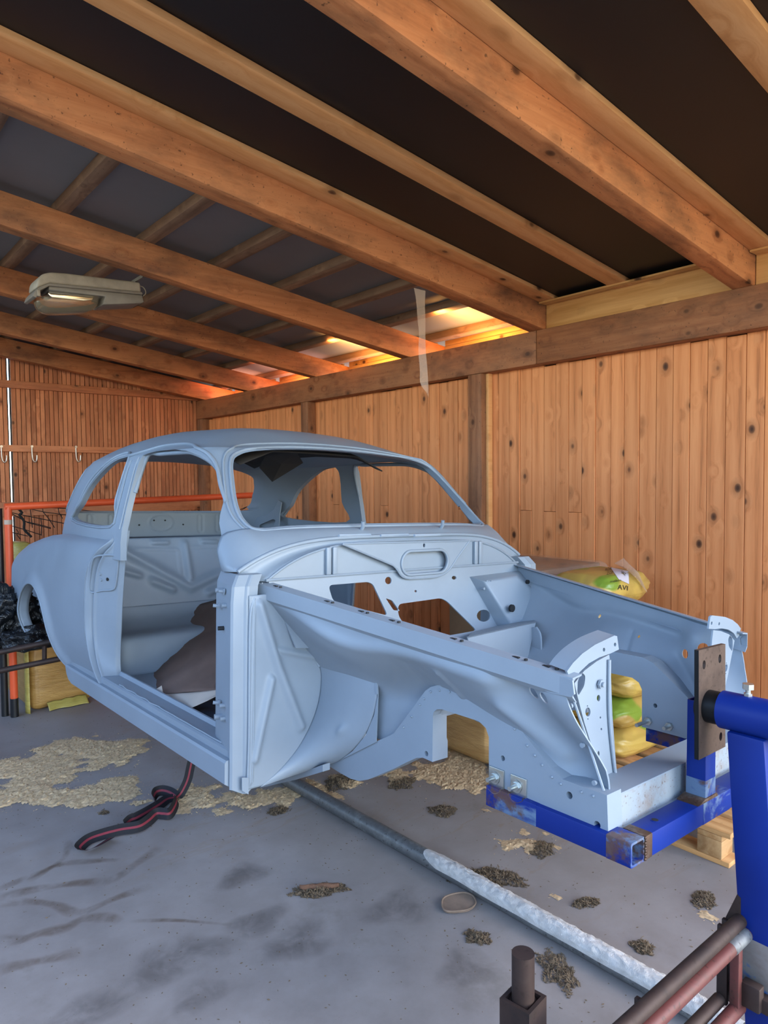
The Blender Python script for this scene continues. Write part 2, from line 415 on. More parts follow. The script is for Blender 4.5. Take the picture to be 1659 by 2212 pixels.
# purlins above the rough rafters
pe = [((125, 446.8), (156.7, 456.7)), ((313, 514), (342, 523)), ((471, 570), (494.5, 576.7)), ((607.6, 620.6), (631, 627)), ((727, 663), (749, 669.5)), ((835.5, 700), (854, 705))]
px_ = []
for (p, q) in pe:
    a = rp(*p, .19).x; b = rp(*q, .19).x; px_.append((a + b) / 2)
step = (px_[-1] - px_[0]) / 5
px_ = [px_[0] - step * k for k in (4, 3, 2, 1)] + px_ + [px_[-1] + step]
for xx in px_:
    rbox('purlin', xx - .036, xx + .036, 3.116, YL + .25, .189, .244, M_purl_y, ce, bev=.003)
# boarded eave beyond the wall beam: three lapped boards per bay
for (a, b) in ((3.115, 4.334), (4.441, 5.699), (5.804, 7.029), (7.137, 8.104), (8.212, 8.5)):
    for k in range(3):
        box('eave_board', (4.30 + .006 * k, a, 2.545 + .048 * k), (4.322 + .006 * k, b, 2.590 + .048 * k), M_new_y, ce, bev=.002)
# warm area lamps added behind the beam, standing in for sun glow at the eaves
for (a, b) in ((3.12, 4.33), (4.445, 5.695), (5.81, 7.02), (7.14, 8.10)):
    l = bpy.data.lights.new('eave_fill_light', 'AREA'); l.shape = 'RECTANGLE'; l.size = b - a - .1; l.size_y = .10; l.energy = 10.0; l.color = (1.0, .46, .12) if b < 6 else (1.0, .30, .12)
    o = bpy.data.objects.new('eave_fill_light', l); COL.objects.link(o); o.location = (4.10, (a + b) / 2, 2.40)
    o.rotation_euler = Vector((.55, 0, .8)).to_track_quat('-Z', 'Y').to_euler(); o.rotation_euler = (Matrix(((0, -.80, -.55), (1, 0, 0), (0, -.55, .80))).transposed().to_euler() if False else Vector((.55, 0, .8)).to_track_quat('-Z', 'X').to_euler())
# brown run-off marks and oily blotches on the concrete
def stain_mat(name, col, k):
    t = NT(name); at = t.n('ShaderNodeVertexColor'); at.layer_name = 'edge'; v = t.coord(rnd=True); n = t.noise(v, 9, 6, .65, .5)
    f = t.math('MULTIPLY', t.math('MULTIPLY', at.outputs[0], t.ramp(n, [(.30, 0), (.62, 1)])), k)
    tr = t.n('ShaderNodeBsdfTransparent'); mx = t.n('ShaderNodeMixShader'); t.l(f, mx.inputs[0]); t.l(tr.outputs[0], mx.inputs[1]); t.l(t.b.outputs[0], mx.inputs[2]); t.l(mx.outputs[0], t.out.inputs[0])
    t.set(Base_Color=lin(col), Roughness=.6); return t.m
M_st1 = stain_mat('rusty_runoff', '6d543c', .42); M_st2 = stain_mat('oily_blotch', '4a443e', .34)
def stain(vs, fs, cols, mat):
    o = mo('floor_stain', vs, fs, mat, fl); a = o.data.color_attributes.new('edge', 'FLOAT_COLOR', 'POINT')
    for i, c in enumerate(cols): a.data[i].color = (c, c, c, 1)
SZ = [FZ + .0004]
def run(px, w):
    SZ[0] += .00005
    P = smoothpts([atZ(x, y, SZ[0]) for x, y in px], 8); n = len(P); V = []; Cc = []
    for i, p in enumerate(P):
        t = (P[min(i + 1, n - 1)] - P[max(i - 1, 0)]).normalized(); d = Vector((-t.y, t.x, 0)); e = min(1, i / 6, (n - 1 - i) / 6)
        for k, q in ((-1, 0), (-.5, .8), (0, 1), (.5, .8), (1, 0)): V.append(p + d * w * k * (1 + .2 * math.sin(i * .37))); Cc.append(q * e)
    F = [(i * 5 + k, i * 5 + k + 1, i * 5 + k + 6, i * 5 + k + 5) for i in range(n - 1) for k in range(4)]
    stain(V, F, Cc, M_st1)
for px, w in (([(-20, 1928), (60, 1895), (130, 1868), (200, 1860), (260, 1858)], .022), ([(-20, 1942), (80, 1920), (160, 1908), (240, 1900), (300, 1862), (350, 1828)], .030), ([(-20, 1955), (60, 1948), (120, 1955), (170, 1972), (250, 1940), (330, 1912)], .026),
              ([(-20, 2028), (40, 2030), (90, 2015), (140, 2005), (180, 1985), (235, 1982), (260, 1992)], .030), ([(60, 1905), (100, 1880), (140, 1850), (150, 1812)], .018), ([(-20, 2100), (40, 2085), (110, 2070), (180, 2055)], .03), ([(280, 1990), (380, 1988), (500, 1998)], .012)): run(px, w)
def blot(px, py, rx, ry):
    SZ[0] += .00005; c = atZ(px, py, SZ[0]); V = [c]; Cc = [1.0]; F = []; N = 24
    for r, q in ((.45, .9), (.75, .5), (1, 0)):
        for k in range(N): a = 6.2832 * k / N; V.append(c + Vector((math.cos(a) * rx, math.sin(a) * ry, 0)) * r * (1 + .2 * math.sin(a * 3 + px))); Cc.append(q)
    for k in range(N): F.append((0, 1 + k, 1 + (k + 1) % N))
    for r in range(2):
        for k in range(N): F.append((1 + r * N + k, 1 + (r + 1) * N + k, 1 + (r + 1) * N + (k + 1) % N, 1 + r * N + (k + 1) % N))
    stain(V, F, Cc, M_st2)
for q in ((525, 1890, .12, .09), (640, 2035, .16, .10), (560, 1990, .13, .08), (380, 2075, .22, .12), (180, 2190, .16, .08), (860, 1960, .14, .12), (430, 2150, .10, .08), (1010, 2090, .12, .10)): blot(*q)
# closing boards behind the pale blocking
for (a, b) in ((1.746, 2.981), (-1.0, 1.628)): box('closing_board', (4.02, a, 2.41), (4.04, b, zr(4.04, .188)), M_backing, ce)
# ================================================================== the bare car body
from mathutils.bvhtree import BVHTree
def primer(name, col='848f9a'):
    t = NT(name); v = t.coord(rnd=False); n = t.noise(v, 2.2, 5, .6); f = t.noise(v, 380, 2)
    c = lin(col); d = tuple(x * .90 for x in c[:3]) + (1,); e = tuple(x * 1.08 for x in c[:3]) + (1,)
    t.set(Base_Color=t.ramp(n, [(.3, d), (.7, e)]), Roughness=t.ramp(n, [(.3, .40), (.7, .52)])); t.b.inputs['Specular IOR Level'].default_value = .45
    t.bump(f, .05, .0012); return t.m
M_pr = primer('grey_primer')
M_felt = plain('dark_roof_felt', '2b2929', .9, 0, .2, 6)
M_zinc = plain('zinc_plated_steel', 'b9bcb8', .32, .9, .12, 20)
M_void = plain('hole_shade_and_dark_socket', '15171a', .7)  # near-black stands in for shade inside holes; also colours the lamp's end socket
def rust_primer():
    t = NT('primer_over_rust'); v = t.coord(rnd=False); n = t.noise(v, 9, 6, .7); s = t.noise(v, 120, 3)
    c = t.mix(t.ramp(n, [(.52, 0), (.74, .7)]), lin('8a9399'), lin('7a5c42')); c = t.mix(t.ramp(s, [(.62, 0), (.70, .8)]), c, lin('5a3c26'))
    t.set(Base_Color=c, Roughness=.6); return t.m
M_rp = rust_primer()

car = empty('car_body', CAR_MW)
tag(car, 'bare two-door saloon car body in grey primer hung on a blue turning frame', 'car')
def mirror(o, name=None, parent=None):
    bpy.context.view_layer.update()
    me = o.data.copy(); 
    for v in me.vertices: v.co.x = -v.co.x
    me.flip_normals()
    c = bpy.data.objects.new(name or o.name.split('.')[0], me); link(c, parent if parent is not None else o.parent)
    for m in o.modifiers:
        n = c.modifiers.new(m.name, m.type)
        if m.type == 'SOLIDIFY': n.thickness = m.thickness; n.offset = -m.offset
    return c
def lerp(a, b, t): return a + (b - a) * t
def sst(a, b, x): t = min(1, max(0, (x - a) / (b - a))); return t * t * (3 - 2 * t)
def tab(x, xs, ys):
    if x <= xs[0]: return ys[0]
    for i in range(len(xs) - 1):
        if x <= xs[i + 1]: return lerp(ys[i], ys[i + 1], (x - xs[i]) / (xs[i + 1] - xs[i]))
    return ys[-1]
def segd(px, py, a, b):
    ax, ay = a; bx, by = b; dx, dy = bx - ax, by - ay; L = dx * dx + dy * dy
    t = 0 if L == 0 else max(0, min(1, ((px - ax) * dx + (py - ay) * dy) / L)); return math.hypot(px - ax - t * dx, py - ay - t * dy)

# ---- greenhouse: plan contours stacked in height, closed by a crowned roof
LV_z = [.66, .74, .79, .83, .90, .98, 1.05, 1.11, 1.15]
LV_w = [.735, .730, .722, .712, .698, .680, .664, .648, .628]
LV_f = [-.388, -.382, -.362, -.338, -.264, -.180, -.107, -.044, .000]
LV_r = [2.47, 2.47, 2.465, 2.46, 2.45, 2.37, 2.26, 2.15, 2.06]
def contour(z, phi, k=0.0):
    w = tab(z, LV_z, LV_w) - k; f = tab(z, LV_z, LV_f) + k * 1.2; r = tab(z, LV_z, LV_r) - k * 1.2; ym = .95
    c, s = math.cos(phi), math.sin(phi)
    n = 14.0 if s < 0 else 2.8
    x = w * math.copysign(abs(c) ** (2 / n), c); q = abs(s) ** (2 / n)
    y = ym + ((f - ym) if s < 0 else (r - ym)) * q
    if s < 0: y += .085 * sst(.74, .86, z) * (x / w) ** 2 * (1 - sst(.0, .5, y - f - .1)) 
    return Vector((x, y, z))
def zc(y): return tab(y, [-.05, .05, .2, .35, .5, .8, 1.1, 1.4, 1.6, 1.8, 1.95, 2.06], [1.15, 1.185, 1.236, 1.268, 1.290, 1.312, 1.314, 1.300, 1.275, 1.235, 1.19, 1.15])
NPH = 144
phis = []
for k in range(NPH):
    a = 2 * math.pi * k / NPH; phis.append(a)
def arcphis():
    # even spacing along the contour of the belt
    P = []; K = 4000
    pts = [contour(.9, 2 * math.pi * k / K) for k in range(K + 1)]
    L = [0]
    for i in range(K): L.append(L[-1] + (pts[i + 1] - pts[i]).length)
    j = 0
    for k in range(NPH):
        t = L[-1] * k / NPH
        while L[j + 1] < t: j += 1
        P.append(2 * math.pi * j / K)
    return P
phis = arcphis()
zl = [.66, .70, .74, .77, .79, .81, .83, .86, .90, .94, .98, 1.02, 1.05, 1.08, 1.11, 1.13, 1.15]
SS = [.03, .07, .12, .18, .26, .36, .48, .62, .78, .92]
def skin(k):
    V = [contour(z, p, k) for z in zl for p in phis]
    for s in SS:
        for p in phis:
            e = contour(1.15, p, k); c = Vector((0, min(1.25, max(.55, e.y)), 0))
            x = lerp(e.x, c.x, s); yy = lerp(e.y, c.y, s); zt = zc(yy) - .018 * (x / .63) ** 2 - k * .8
            V.append(Vector((x, yy, lerp(1.15 - k * .3, max(zt, 1.15 - k * .3), 1 - (1 - s) ** 3.4))))
    V.append(Vector((0, .9, zc(.9) - k * .8)))
    return V
R_ = len(zl) + len(SS); NV = R_ * NPH + 1
def skinf(o):
    F = []
    for r in range(R_ - 1):
        for k in range(NPH):
            a = o + r * NPH + k; b = o + r * NPH + (k + 1) % NPH; F.append((a, b, b + NPH, a + NPH))
    t = o + (R_ - 1) * NPH
    for k in range(NPH): F.append((t + k, t + (k + 1) % NPH, o + NV - 1))
    return F
vo = skin(0.0); fo_ = skinf(0)
bvh = BVHTree.FromPolygons([tuple(v) for v in vo], fo_)
vs = vo + skin(.028); fs = fo_ + [tuple(reversed(f)) for f in skinf(NV)]
for k in range(NPH): j = (k + 1) % NPH; fs.append((j, k, NV + k, NV + j))
shell = mo('roof_shell', vs, fs, M_pr, car, True)

# openings, as outlines seen square on
ws = [cX(x, y, v) for x, y, v in ()]
WS = [(-.585, .838), (-.42, .846), (0, .850), (.42, .846), (.585, .838), (.615, .862), (.612, .92), (.583, 1.01), (.553, 1.08), (.518, 1.115), (.43, 1.140), (.22, 1.160), (0, 1.166),
      (-.22, 1.160), (-.43, 1.140), (-.518, 1.115), (-.553, 1.08), (-.583, 1.01), (-.612, .92), (-.615, .862)]
WSs = smoothpts([(x, 0, z) for x, z in WS], 5, True)
RW = [(-.55, .868), (0, .862), (.55, .868), (.605, .90), (.598, .98), (.575, 1.06), (.53, 1.12), (.38, 1.165), (0, 1.185), (-.38, 1.165), (-.53, 1.12), (-.575, 1.06), (-.598, .98), (-.605, .90)]
RWs = smoothpts([(x, 0, z) for x, z in RW], 5, True)
def prism(pts, d, name='c'):
    o = slab(name, pts, d, M_pr); o.matrix_world = CAR_MW; return o
def yz(lst): return [(lambda q: (q.y, q.z))(cX(x, y, v)) for x, y, v in lst]
DO = yz([(470, 1130, -.69), (463, 1085, -.685), (455, 1048, -.672), (447, 1018, -.66), (438, 998, -.652), (425, 984, -.645), (400, 974, -.638), (370, 970, -.635), (330, 974, -.633), (309, 984, -.63), (292, 1065, -.66), (277, 1140, -.69)])
DO = [(y, z) for y, z in DO]
QW = yz([(246, 1134, -.70), (256, 1080, -.675), (274, 996, -.645), (262, 989, -.642), (240, 1003, -.64), (205, 1047, -.645), (182, 1090, -.66), (167, 1120, -.667)])
dl = [Vector((-1.1, y, z)) for y, z in DO] + [Vector((-1.1, .70, .60)), Vector((-1.1, -.30, .60))] + [Vector((-1.1, y, z)) for y, z in yz([(470, 1252, -.735), (474, 1229, -.73), (480, 1213, -.728), (477, 1195, -.725), (474, 1172, -.718), (471, 1150, -.705)])]
ql = smoothpts([Vector((-1.1, y, z)) for y, z in QW], 4, True)
cut = [prism([Vector((p.x, -1.0, p.z)) for p in WSs], (0, 1.42, 0)), prism([Vector((p.x, 1.50, p.z)) for p in RWs], (0, 1.4, 0))]
for l in (dl, ql):
    cut.append(prism(l, (.78, 0, 0))); cut.append(prism([Vector((-p.x, p.y, p.z)) for p in l], (-.78, 0, 0)))
# the nose of the stack below the cowl rim is open
cut.append(prism([Vector((-.80, -1, .5)), Vector((.80, -1, .5)), Vector((.80, -1, .780)), Vector((.60, -1, .832)), Vector((-.60, -1, .832)), Vector((-.80, -1, .780))], (0, .78, 0)))
boolean(shell, cut)
shell.data.polygons.foreach_set('use_smooth', [True] * len(shell.data.polygons)); shell.data.set_sharp_from_angle(angle=math.radians(32))

def onshell(p, d, off=.004):
    h = bvh.ray_cast(Vector(p), Vector(d).normalized())
    return None if h[0] is None else h[0] + h[1] * off
def offs2(pts, k, ax):
    c = sum((Vector(p) for p in pts), Vector()) / len(pts); out = []
    n = len(pts)
    for i in range(n):
        t = Vector(pts[(i + 1) % n]) - Vector(pts[i - 1]); t.normalize(); nn = t.cross(Vector(ax)).normalized()
        if nn.dot(Vector(pts[i]) - c) < 0: nn = -nn
        out.append(Vector(pts[i]) + nn * k)
    return out
def bead(name, pts2, d, start, k, r, ax, closed=True):
    pp = []
    for p in offs2(pts2, k, ax):
        q = Vector(p)
        for i in range(3):
            if abs(d[i]) > .5: q[i] = start
        h = onshell(q, d, .001)
        if h is not None: pp.append(h)
    return tube(name, pp, r, M_pr, car, n=8, closed=closed)
for k, r in ((.010, .0065), (.030, .005)):
    bead('windscreen_flange', WSs, (0, 1, 0), -2.0, k, r, (0, 1, 0))
bead('rear_window_flange', RWs, (0, -1, 0), 4.0, .010, .0065, (0, 1, 0))
for sx in (-1, 1):
    bead('quarter_window_flange', [Vector((0, p.y, p.z)) for p in ql], (-sx, 0, 0), sx * 2.0, .010, .007, (1, 0, 0))
    # rain gutter over door and quarter window
    gp = [Vector((0, y, z + dz)) for (y, z), dz in zip(DO[2:10], (.0, .006, .012, .018, .022, .024, .024, .024))]
    gp = [Vector((0, DO[1][0] - .012, DO[1][1]))] + gp + [Vector((0, y - .0, z + .026)) for y, z in QW[2:5]] + [Vector((0, QW[5][0] + .03, QW[5][1] + .02)), Vector((0, QW[6][0] + .035, QW[6][1])), Vector((0, QW[7][0] + .04, QW[7][1] + .0))]
    pp = []
    for p in smoothpts(gp, 4):
        h = onshell((sx * 2.0, p.y, p.z), (-sx, 0, 0), .002)
        if h is not None: pp.append(h)
    tube('rain_gutter', pp, .0085, M_pr, car, n=8)
    # inner door-frame lip along the top of the opening
    pp = []
    for y, z in DO[1:11]:
        h = onshell((sx * 2.0, y, z + .006), (-sx, 0, 0), -.022)
        if h is not None: pp.append(h)
    tube('door_frame_lip', smoothpts(pp, 4), .010, M_pr, car, n=8)
    # centre pillar face with a raised edge
    for (pa, pb) in (((.735, 1.135), (.750, .80)), ((.845, 1.125), (.866, .82))):
        pp = []
        for t in range(9):
            y = lerp(pa[0], pb[0], t / 8); z = lerp(pa[1], pb[1], t / 8); h = onshell((sx * 2, y + (.012 if pa[0] < .8 else -.012), z), (-sx, 0, 0), .002)
            if h is not None: pp.append(h)
        tube('pillar_edge', pp, .006, M_pr, car, n=6)
# felt glued under the roof, its front corner hanging down
def feltpt(u, v):
    x = lerp(-.40, .40, u); y = lerp(.22, 1.50, v)
    z = zc(y) - .018 * (x / .63) ** 2 - .050 - .06 * max(0, abs(x) / .4 - .6) / .4 - .03 * sst(.45, .22, y) - .02 * sst(1.2, 1.5, y)
    return Vector((x, y, z))
grid('roof_felt', feltpt, 20, 24, M_felt, car, .006)
fa = [cY(573, 985, .62), cY(640, 975, .50), cY(655, 1000, .66), cY(588, 1041, .80), cY(560, 1010, .80)]
bm = bmesh.new(); cc = bm.verts.new(sum(fa, Vector()) / len(fa) + Vector((0, -.02, 0))); vv = [bm.verts.new(p) for p in fa]
for i in range(5): bm.faces.new((cc, vv[i], vv[(i + 1) % 5]))
bmo('hanging_felt', bm, M_felt, car)

# ---- cowl: from the windscreen foot forward to the rim, then the gutter and the upright bulkhead
def rimpt(t, k=0.0):        # t -1..1 across
    a = abs(t); x = .735 * math.copysign(1 - (1 - a) ** 1.0, t)
    z = .803 - .095 * max(0, (a - .30) / .70) ** 3.2 - .012 * a * a
    return Vector((x * (1 - k), -.385 - .012 * (1 - a * a), z - k * .05))
def cowlpt(u, v):
    t = lerp(-1, 1, u); R = rimpt(t); a = abs(t); sg = 1 if t >= 0 else -1
    x = min(.588, abs(R.x))
    f = bvh.ray_cast(Vector((sg * x, -2, .835)), Vector((0, 1, 0)))[0]
    ks = [.80, .86, .91, .955, 1.0]
    B = Vector((sg * x, f.y + .010, .836))
    if a > .80: B = Vector((sg * tab(a, ks, [.588, .658, .704, .727, .734]), tab(a, ks, [f.y + .010, -.258, -.212, -.216, -.268]), tab(a, ks, [.836, .834, .818, .765, .690])))
    p = R.lerp(B, v); p.z += .010 * math.sin(math.pi * v) * (1 - sst(.85, 1, a)); p.x += sg * .012 * math.sin(math.pi * v) * sst(.8, 1, a); return p
grid('cowl_panel', cowlpt, 96, 12, M_pr, car, .004)
tube('cowl_rim', [rimpt(-1 + 2 * k / 60) for k in range(61)], .0075, M_pr, car, n=8)
tube('cowl_rim', [rimpt(-1 + 2 * k / 60) + Vector((0, .028, .006)) for k in range(61)], .005, M_pr, car, n=6)
def Dtop(t):
    a = abs(t); return Vector((.653 * t, -.432, .786 - .112 * (a ** 4.2) - .010 * a * a))
grid('cowl_gutter', lambda u, v: rimpt(-1 + 2 * u).lerp(Dtop(-1 + 2 * u), v) + Vector((0, .02 * math.sin(math.pi * v), -.012 * math.sin(math.pi * v))), 60, 6, M_pr, car, .004)
dp = [Dtop(-1 + 2 * k / 48) for k in range(49)] + [Vector((.653, -.432, .668)), Vector((-.653, -.432, .668))]
slab('cowl_bulkhead', dp, (0, .006, 0), M_pr, car)
tube('bulkhead_edge', [Dtop(-1 + 2 * k / 48) + Vector((0, -.002, 0)) for k in range(49)], .0045, M_pr, car, n=6)
for sx in (-1, 1):
    for q in (.0, .028): box('stiffening_rib', (sx * .375 - .011 + sx * q, -.447, .672), (sx * .375 + .011 + sx * q, -.43, .772), M_pr, car, bev=.005)
# wiper spindles and demister slots
for (px, py) in ((778, 1141), (950, 1137)):
    c = cY(px, py + 2, -.352); w = tube('wiper_spindle', [c + Vector((0, 0, -.012)), c + Vector((0, -.018, .010)), c + Vector((-.004, -.022, .03))], .0075, M_pr, car, n=8)
for (a, b) in ((732, 800), (822, 882), (895, 950)):
    p = cZ(a, 1157, .838); q = cZ(b, 1155, .838); tube('demister_slot', [p, q], .004, M_pr, car, n=6)
# V-shaped bracket with the oval opening
pb = Vector((0, -.452, 0)); nb = (0, 1, 0)
br = [cP(x, y, pb, nb) for x, y in ((738, 1175), (1012, 1168), (985, 1205), (968, 1232), (952, 1243), (935, 1247), (880, 1250), (865, 1245), (856, 1230), (848, 1221))]
br = rpoly(br, [.004, .004, .01, .03, .03, .02, .03, .03, .03, .03])
oc = cP(916, 1214, pb, nb); ou = (cP(963, 1212, pb, nb) - oc).length; ov = (cP(916, 1191, pb, nb) - oc).length
def stadium(c, hw, hh, n=10):
    o = []
    for k in range(n + 1): a = -math.pi / 2 + math.pi * k / n; o.append(c + Vector((hw - hh + math.cos(a) * hh, 0, math.sin(a) * hh)))
    for k in range(n + 1): a = math.pi / 2 + math.pi * k / n; o.append(c + Vector((-hw + hh + math.cos(a) * hh, 0, math.sin(a) * hh)))
    return o
hole2 = ell(cP(914, 1178, pb, nb), Vector((.006, 0, 0)), Vector((0, 0, .008)), 12)
slab('hood_lock_bracket', br, (0, -.006, 0), M_pr, car, holes=[stadium(oc, ou, ov), hole2])
tube('bracket_oval_rim', [p + Vector((0, -.008, 0)) for p in stadium(oc, ou + .004, ov + .004)], .006, M_pr, car, n=8, closed=True)
tube('bracket_edge', [p + Vector((0, -.006, 0)) for p in br], .004, M_pr, car, n=6, closed=True)

# ---- firewall below the seam
p0 = Vector((0, -.437, .668)); nf = Vector((0, 1, -.22)).normalized()
def fw(x, y): return cP(x, y, p0, nf)
fo = [fw(578, 1251), fw(1114, 1216), fw(1215, 1330), fw(1150, 1400), fw(1030, 1400), fw(830, 1400), fw(640, 1400)]
h1 = rpoly([fw(x, y) for x, y in ((709, 1264), (795, 1257), (806, 1262), (838, 1330), (720, 1300))], .02)
h2 = rpoly([fw(x, y) for x, y in ((860, 1305), (952, 1292), (965, 1298), (1030, 1362), (900, 1385), (860, 1330))], .02)
h3 = rpoly([fw(x, y) for x, y in ((833, 1292), (847, 1297), (864, 1320), (850, 1318))], .006)
def fell(x, y, rx, ry, n=16): c = fw(x, y); return [c + (fw(x + rx * math.cos(a), y + ry * math.sin(a)) - c) for a in (2 * math.pi * k / n for k in range(n))]
hs = [h1, h2, h3, fell(839, 1254, 7, 8), fell(981, 1248, 5, 4), fell(898, 1277, 2.5, 2.5), fell(1045, 1330, 15, 13)]
slab('firewall', fo, nf * .006, M_pr, car, holes=hs)
tube('firewall_seam', [Vector((-.66, -.44, .668)), Vector((.66, -.44, .668))], .005, M_pr, car, n=6)
# pressed box for the pedals on the far half
def bp(x, y, d): return cP(x, y, Vector((0, -.437 - d, .668)), nf)
back = [fw(1014, 1246), fw(1124, 1232), fw(1166, 1262), fw(1174, 1345), fw(1082, 1366)]
front = [bp(1035, 1254, .05), bp(1115, 1246, .06), bp(1143, 1300, .10), bp(1145, 1335, .10), bp(1100, 1350, .08)]
front = [bp(1048, 1256, .05), bp(1116, 1244, .07), bp(1146, 1270, .09), bp(1150, 1338, .10), bp(1104, 1347, .085)]
bm = bmesh.new(); A = [bm.verts.new(p) for p in back]; B = [bm.verts.new(p) for p in front]
for i in range(5): bm.faces.new((A[i], A[(i + 1) % 5], B[(i + 1) % 5], B[i]))
bm.faces.new(B[::-1])
bmesh.ops.bevel(bm, geom=[e for e in bm.edges if all(v in B for v in e.verts)], offset=.012, segments=3, affect='EDGES', profile=.5)
bx = bmo('pedal_box', bm, M_pr, car, True, 50)
for (x, y, r, d) in ((1106, 1314, 8, .102), (1140, 1257, 4.5, .085)):
    c = bp(x, y, d); tube('box_hole', [c + Vector((0, -.004, 0)), c + Vector((0, .006, 0))], r / F_PX * 3.05, M_void, bx, n=16)
for (x, y, d) in ((1047, 1256, .035), (1057, 1256, .04), (1041, 1271, .03)):
    c = bp(x, y, d); tube('stud', [c, c + Vector((0, -.014, 0))], .006, M_pr, bx, n=8)

# ---- inner fenders (wheelhouse panels)
def inner(y, z):
    t = (y + .42) / (-1.53 + .42)
    xt = lerp(-.662, -.470, t); zt = lerp(.645, .505, t)
    zb = lerp(.60, .47, sst(0, .42, t)) + .035 * math.exp(-((y + .98) / .25) ** 2)       # where the dome turns in
    ze = lerp(.30, .27, sst(0, .4, t)) + .05 * math.exp(-((y + 1.05) / .28) ** 2)
    xi = -.408
    k = (zb - z) / (zb - ze); k = min(1, max(0, k))
    sh_ = lerp(k, k * k * (3 - 2 * k), sst(.02, .35, t))
    x = lerp(xt, xi, sh_)
    x -= .012 * sst(.1, .3, t) * (1 - sst(.75, .95, t)) * math.exp(-((z - zb) / .022) ** 2)
    x += .045 * math.exp(-((y + .98) / .26) ** 2 - ((z - .42) / .10) ** 2)
    # pressed corner towards the front
    d = segd(y, z, (-1.36, .47), (-1.52, .25)); x += .050 * math.exp(-(d / .055) ** 2) * sst(.72, .82, t)
    d2 = segd(y, z, (-1.30, .40), (-1.44, .30)); x -= .012 * math.exp(-(d2 / .02) ** 2)
    # wrinkles on the arch
    for q in range(4): x += .0035 * math.exp(-(segd(y, z, (-.98 - .022 * q, .47), (-.965 - .022 * q, .385)) / .006) ** 2)
    d3 = segd(y, z, (-1.105, .46), (-1.125, .385)); x -= .010 * math.exp(-(d3 / .010) ** 2)
    return x
def innerpt(u, v):
    y = lerp(-.445, -1.575, u); t = (y + .42) / (-1.53 + .42); zt = lerp(.650, .510, t)
    zlow = lerp(.16, .20, sst(-.9, -1.3, y))
    z = lerp(zt, zlow, v)
    return Vector((inner(y, z), y, z))
nose = lambda u, v: True
inn = grid('inner_fender', innerpt, 130, 52, M_pr, car, .004)
# cut the wheelhouse away where the rail's axle arch and front flange end
def railX(x, y): return cX(x, y, -.425)
RL = [railX(x, y) for x, y in ((700, 1648), (765, 1625), (812, 1602), (850, 1585), (880, 1545), (918, 1493), (930, 1484), (945, 1480), (975, 1480), (1058, 1504), (1080, 1520), (1130, 1582), (1190, 1660), (1214, 1683), (1260, 1700), (1311, 1718),
      (1314, 1803), (1136, 1726), (1080, 1703), (1056, 1694), (1056, 1592), (1049, 1572), (1034, 1558), (954, 1532), (944, 1532), (937, 1538), (934, 1550), (934, 1646), (914, 1637), (900, 1637), (880, 1646), (850, 1661), (795, 1684), (775, 1687), (757, 1682), (735, 1670))]
def rh(x, y, r, n=12): c = railX(x, y); return [c + Vector((0, math.cos(2 * math.pi * k / n) * r, math.sin(2 * math.pi * k / n) * r)) for k in range(n)]
holes = [rh(1086, 1638, .0075), rh(1230, 1718, .009), rh(1290, 1782, .009), rh(921, 1628, .008)]
rail = slab('frame_rail', RL, (.060, 0, 0), M_pr, car, holes=holes)
cutn = [railX(x, y) for x, y in ((1056, 1760), (1056, 1592), (1049, 1572), (1034, 1558), (954, 1532), (944, 1532), (937, 1538), (934, 1550), (934, 1760))]
bpy.context.view_layer.update(); bake(inn)
fc = [cX(x, y, -.43) for x, y in ((1243, 1475), (1247, 1500), (1262, 1560), (1290, 1650), (1311, 1716), (1314, 1830), (1500, 1830), (1500, 1380), (1300, 1380))]
boolean(inn, [prism([Vector((-.80, p.y, p.z)) for p in cutn], (.6, 0, 0)), prism([Vector((-.80, p.y, p.z)) for p in fc], (.6, 0, 0)),
              prism([Vector((-.75, *(lambda q: (q.y, q.z))(p))) for p in ell(cX(1148, 1498, -.46), Vector((0, .016, 0)), Vector((0, 0, .016)), 14)], (.6, 0, 0)),
              prism([Vector((-.75, *(lambda q: (q.y, q.z))(p))) for p in ell(cX(1178, 1507, -.46), Vector((0, .014, 0)), Vector((0, 0, .015)), 14)], (.6, 0, 0))])
inn.data.polygons.foreach_set('use_smooth', [True] * len(inn.data.polygons)); inn.data.set_sharp_from_angle(angle=math.radians(40))
# spot-weld dimples along the seam
bm = bmesh.new()
seam = [railX(x, y) for x, y in ((860, 1585), (890, 1545), (925, 1497), (950, 1488), (1055, 1512), (1080, 1530), (1125, 1588), (1185, 1665), (1212, 1690), (1300, 1722))]
ss = smoothpts(seam, 4)
acc = 0
for i in range(1, len(ss)):
    acc += (ss[i] - ss[i - 1]).length
    if acc > .028:
        acc = 0; bmesh.ops.create_icosphere(bm, subdivisions=1, radius=.0042, matrix=Matrix.Translation(ss[i] + Vector((-.0008, 0, -.004))))
tag(bmo('spot_welds', bm, M_pr, rail, True), kind='stuff')
# rear block of the axle arch and the flange of the rail
blk = [railX(x, y) for x, y in ((934, 1646), (934, 1550), (937, 1538), (944, 1532), (954, 1532))]
slab('axle_arch_wall', [cY(x, y, blk[0].y) for x, y in ((934, 1646), (967, 1636), (967, 1600), (957, 1565), (953, 1540), (944, 1534), (935, 1548))], (0, .004, 0), M_pr, car)
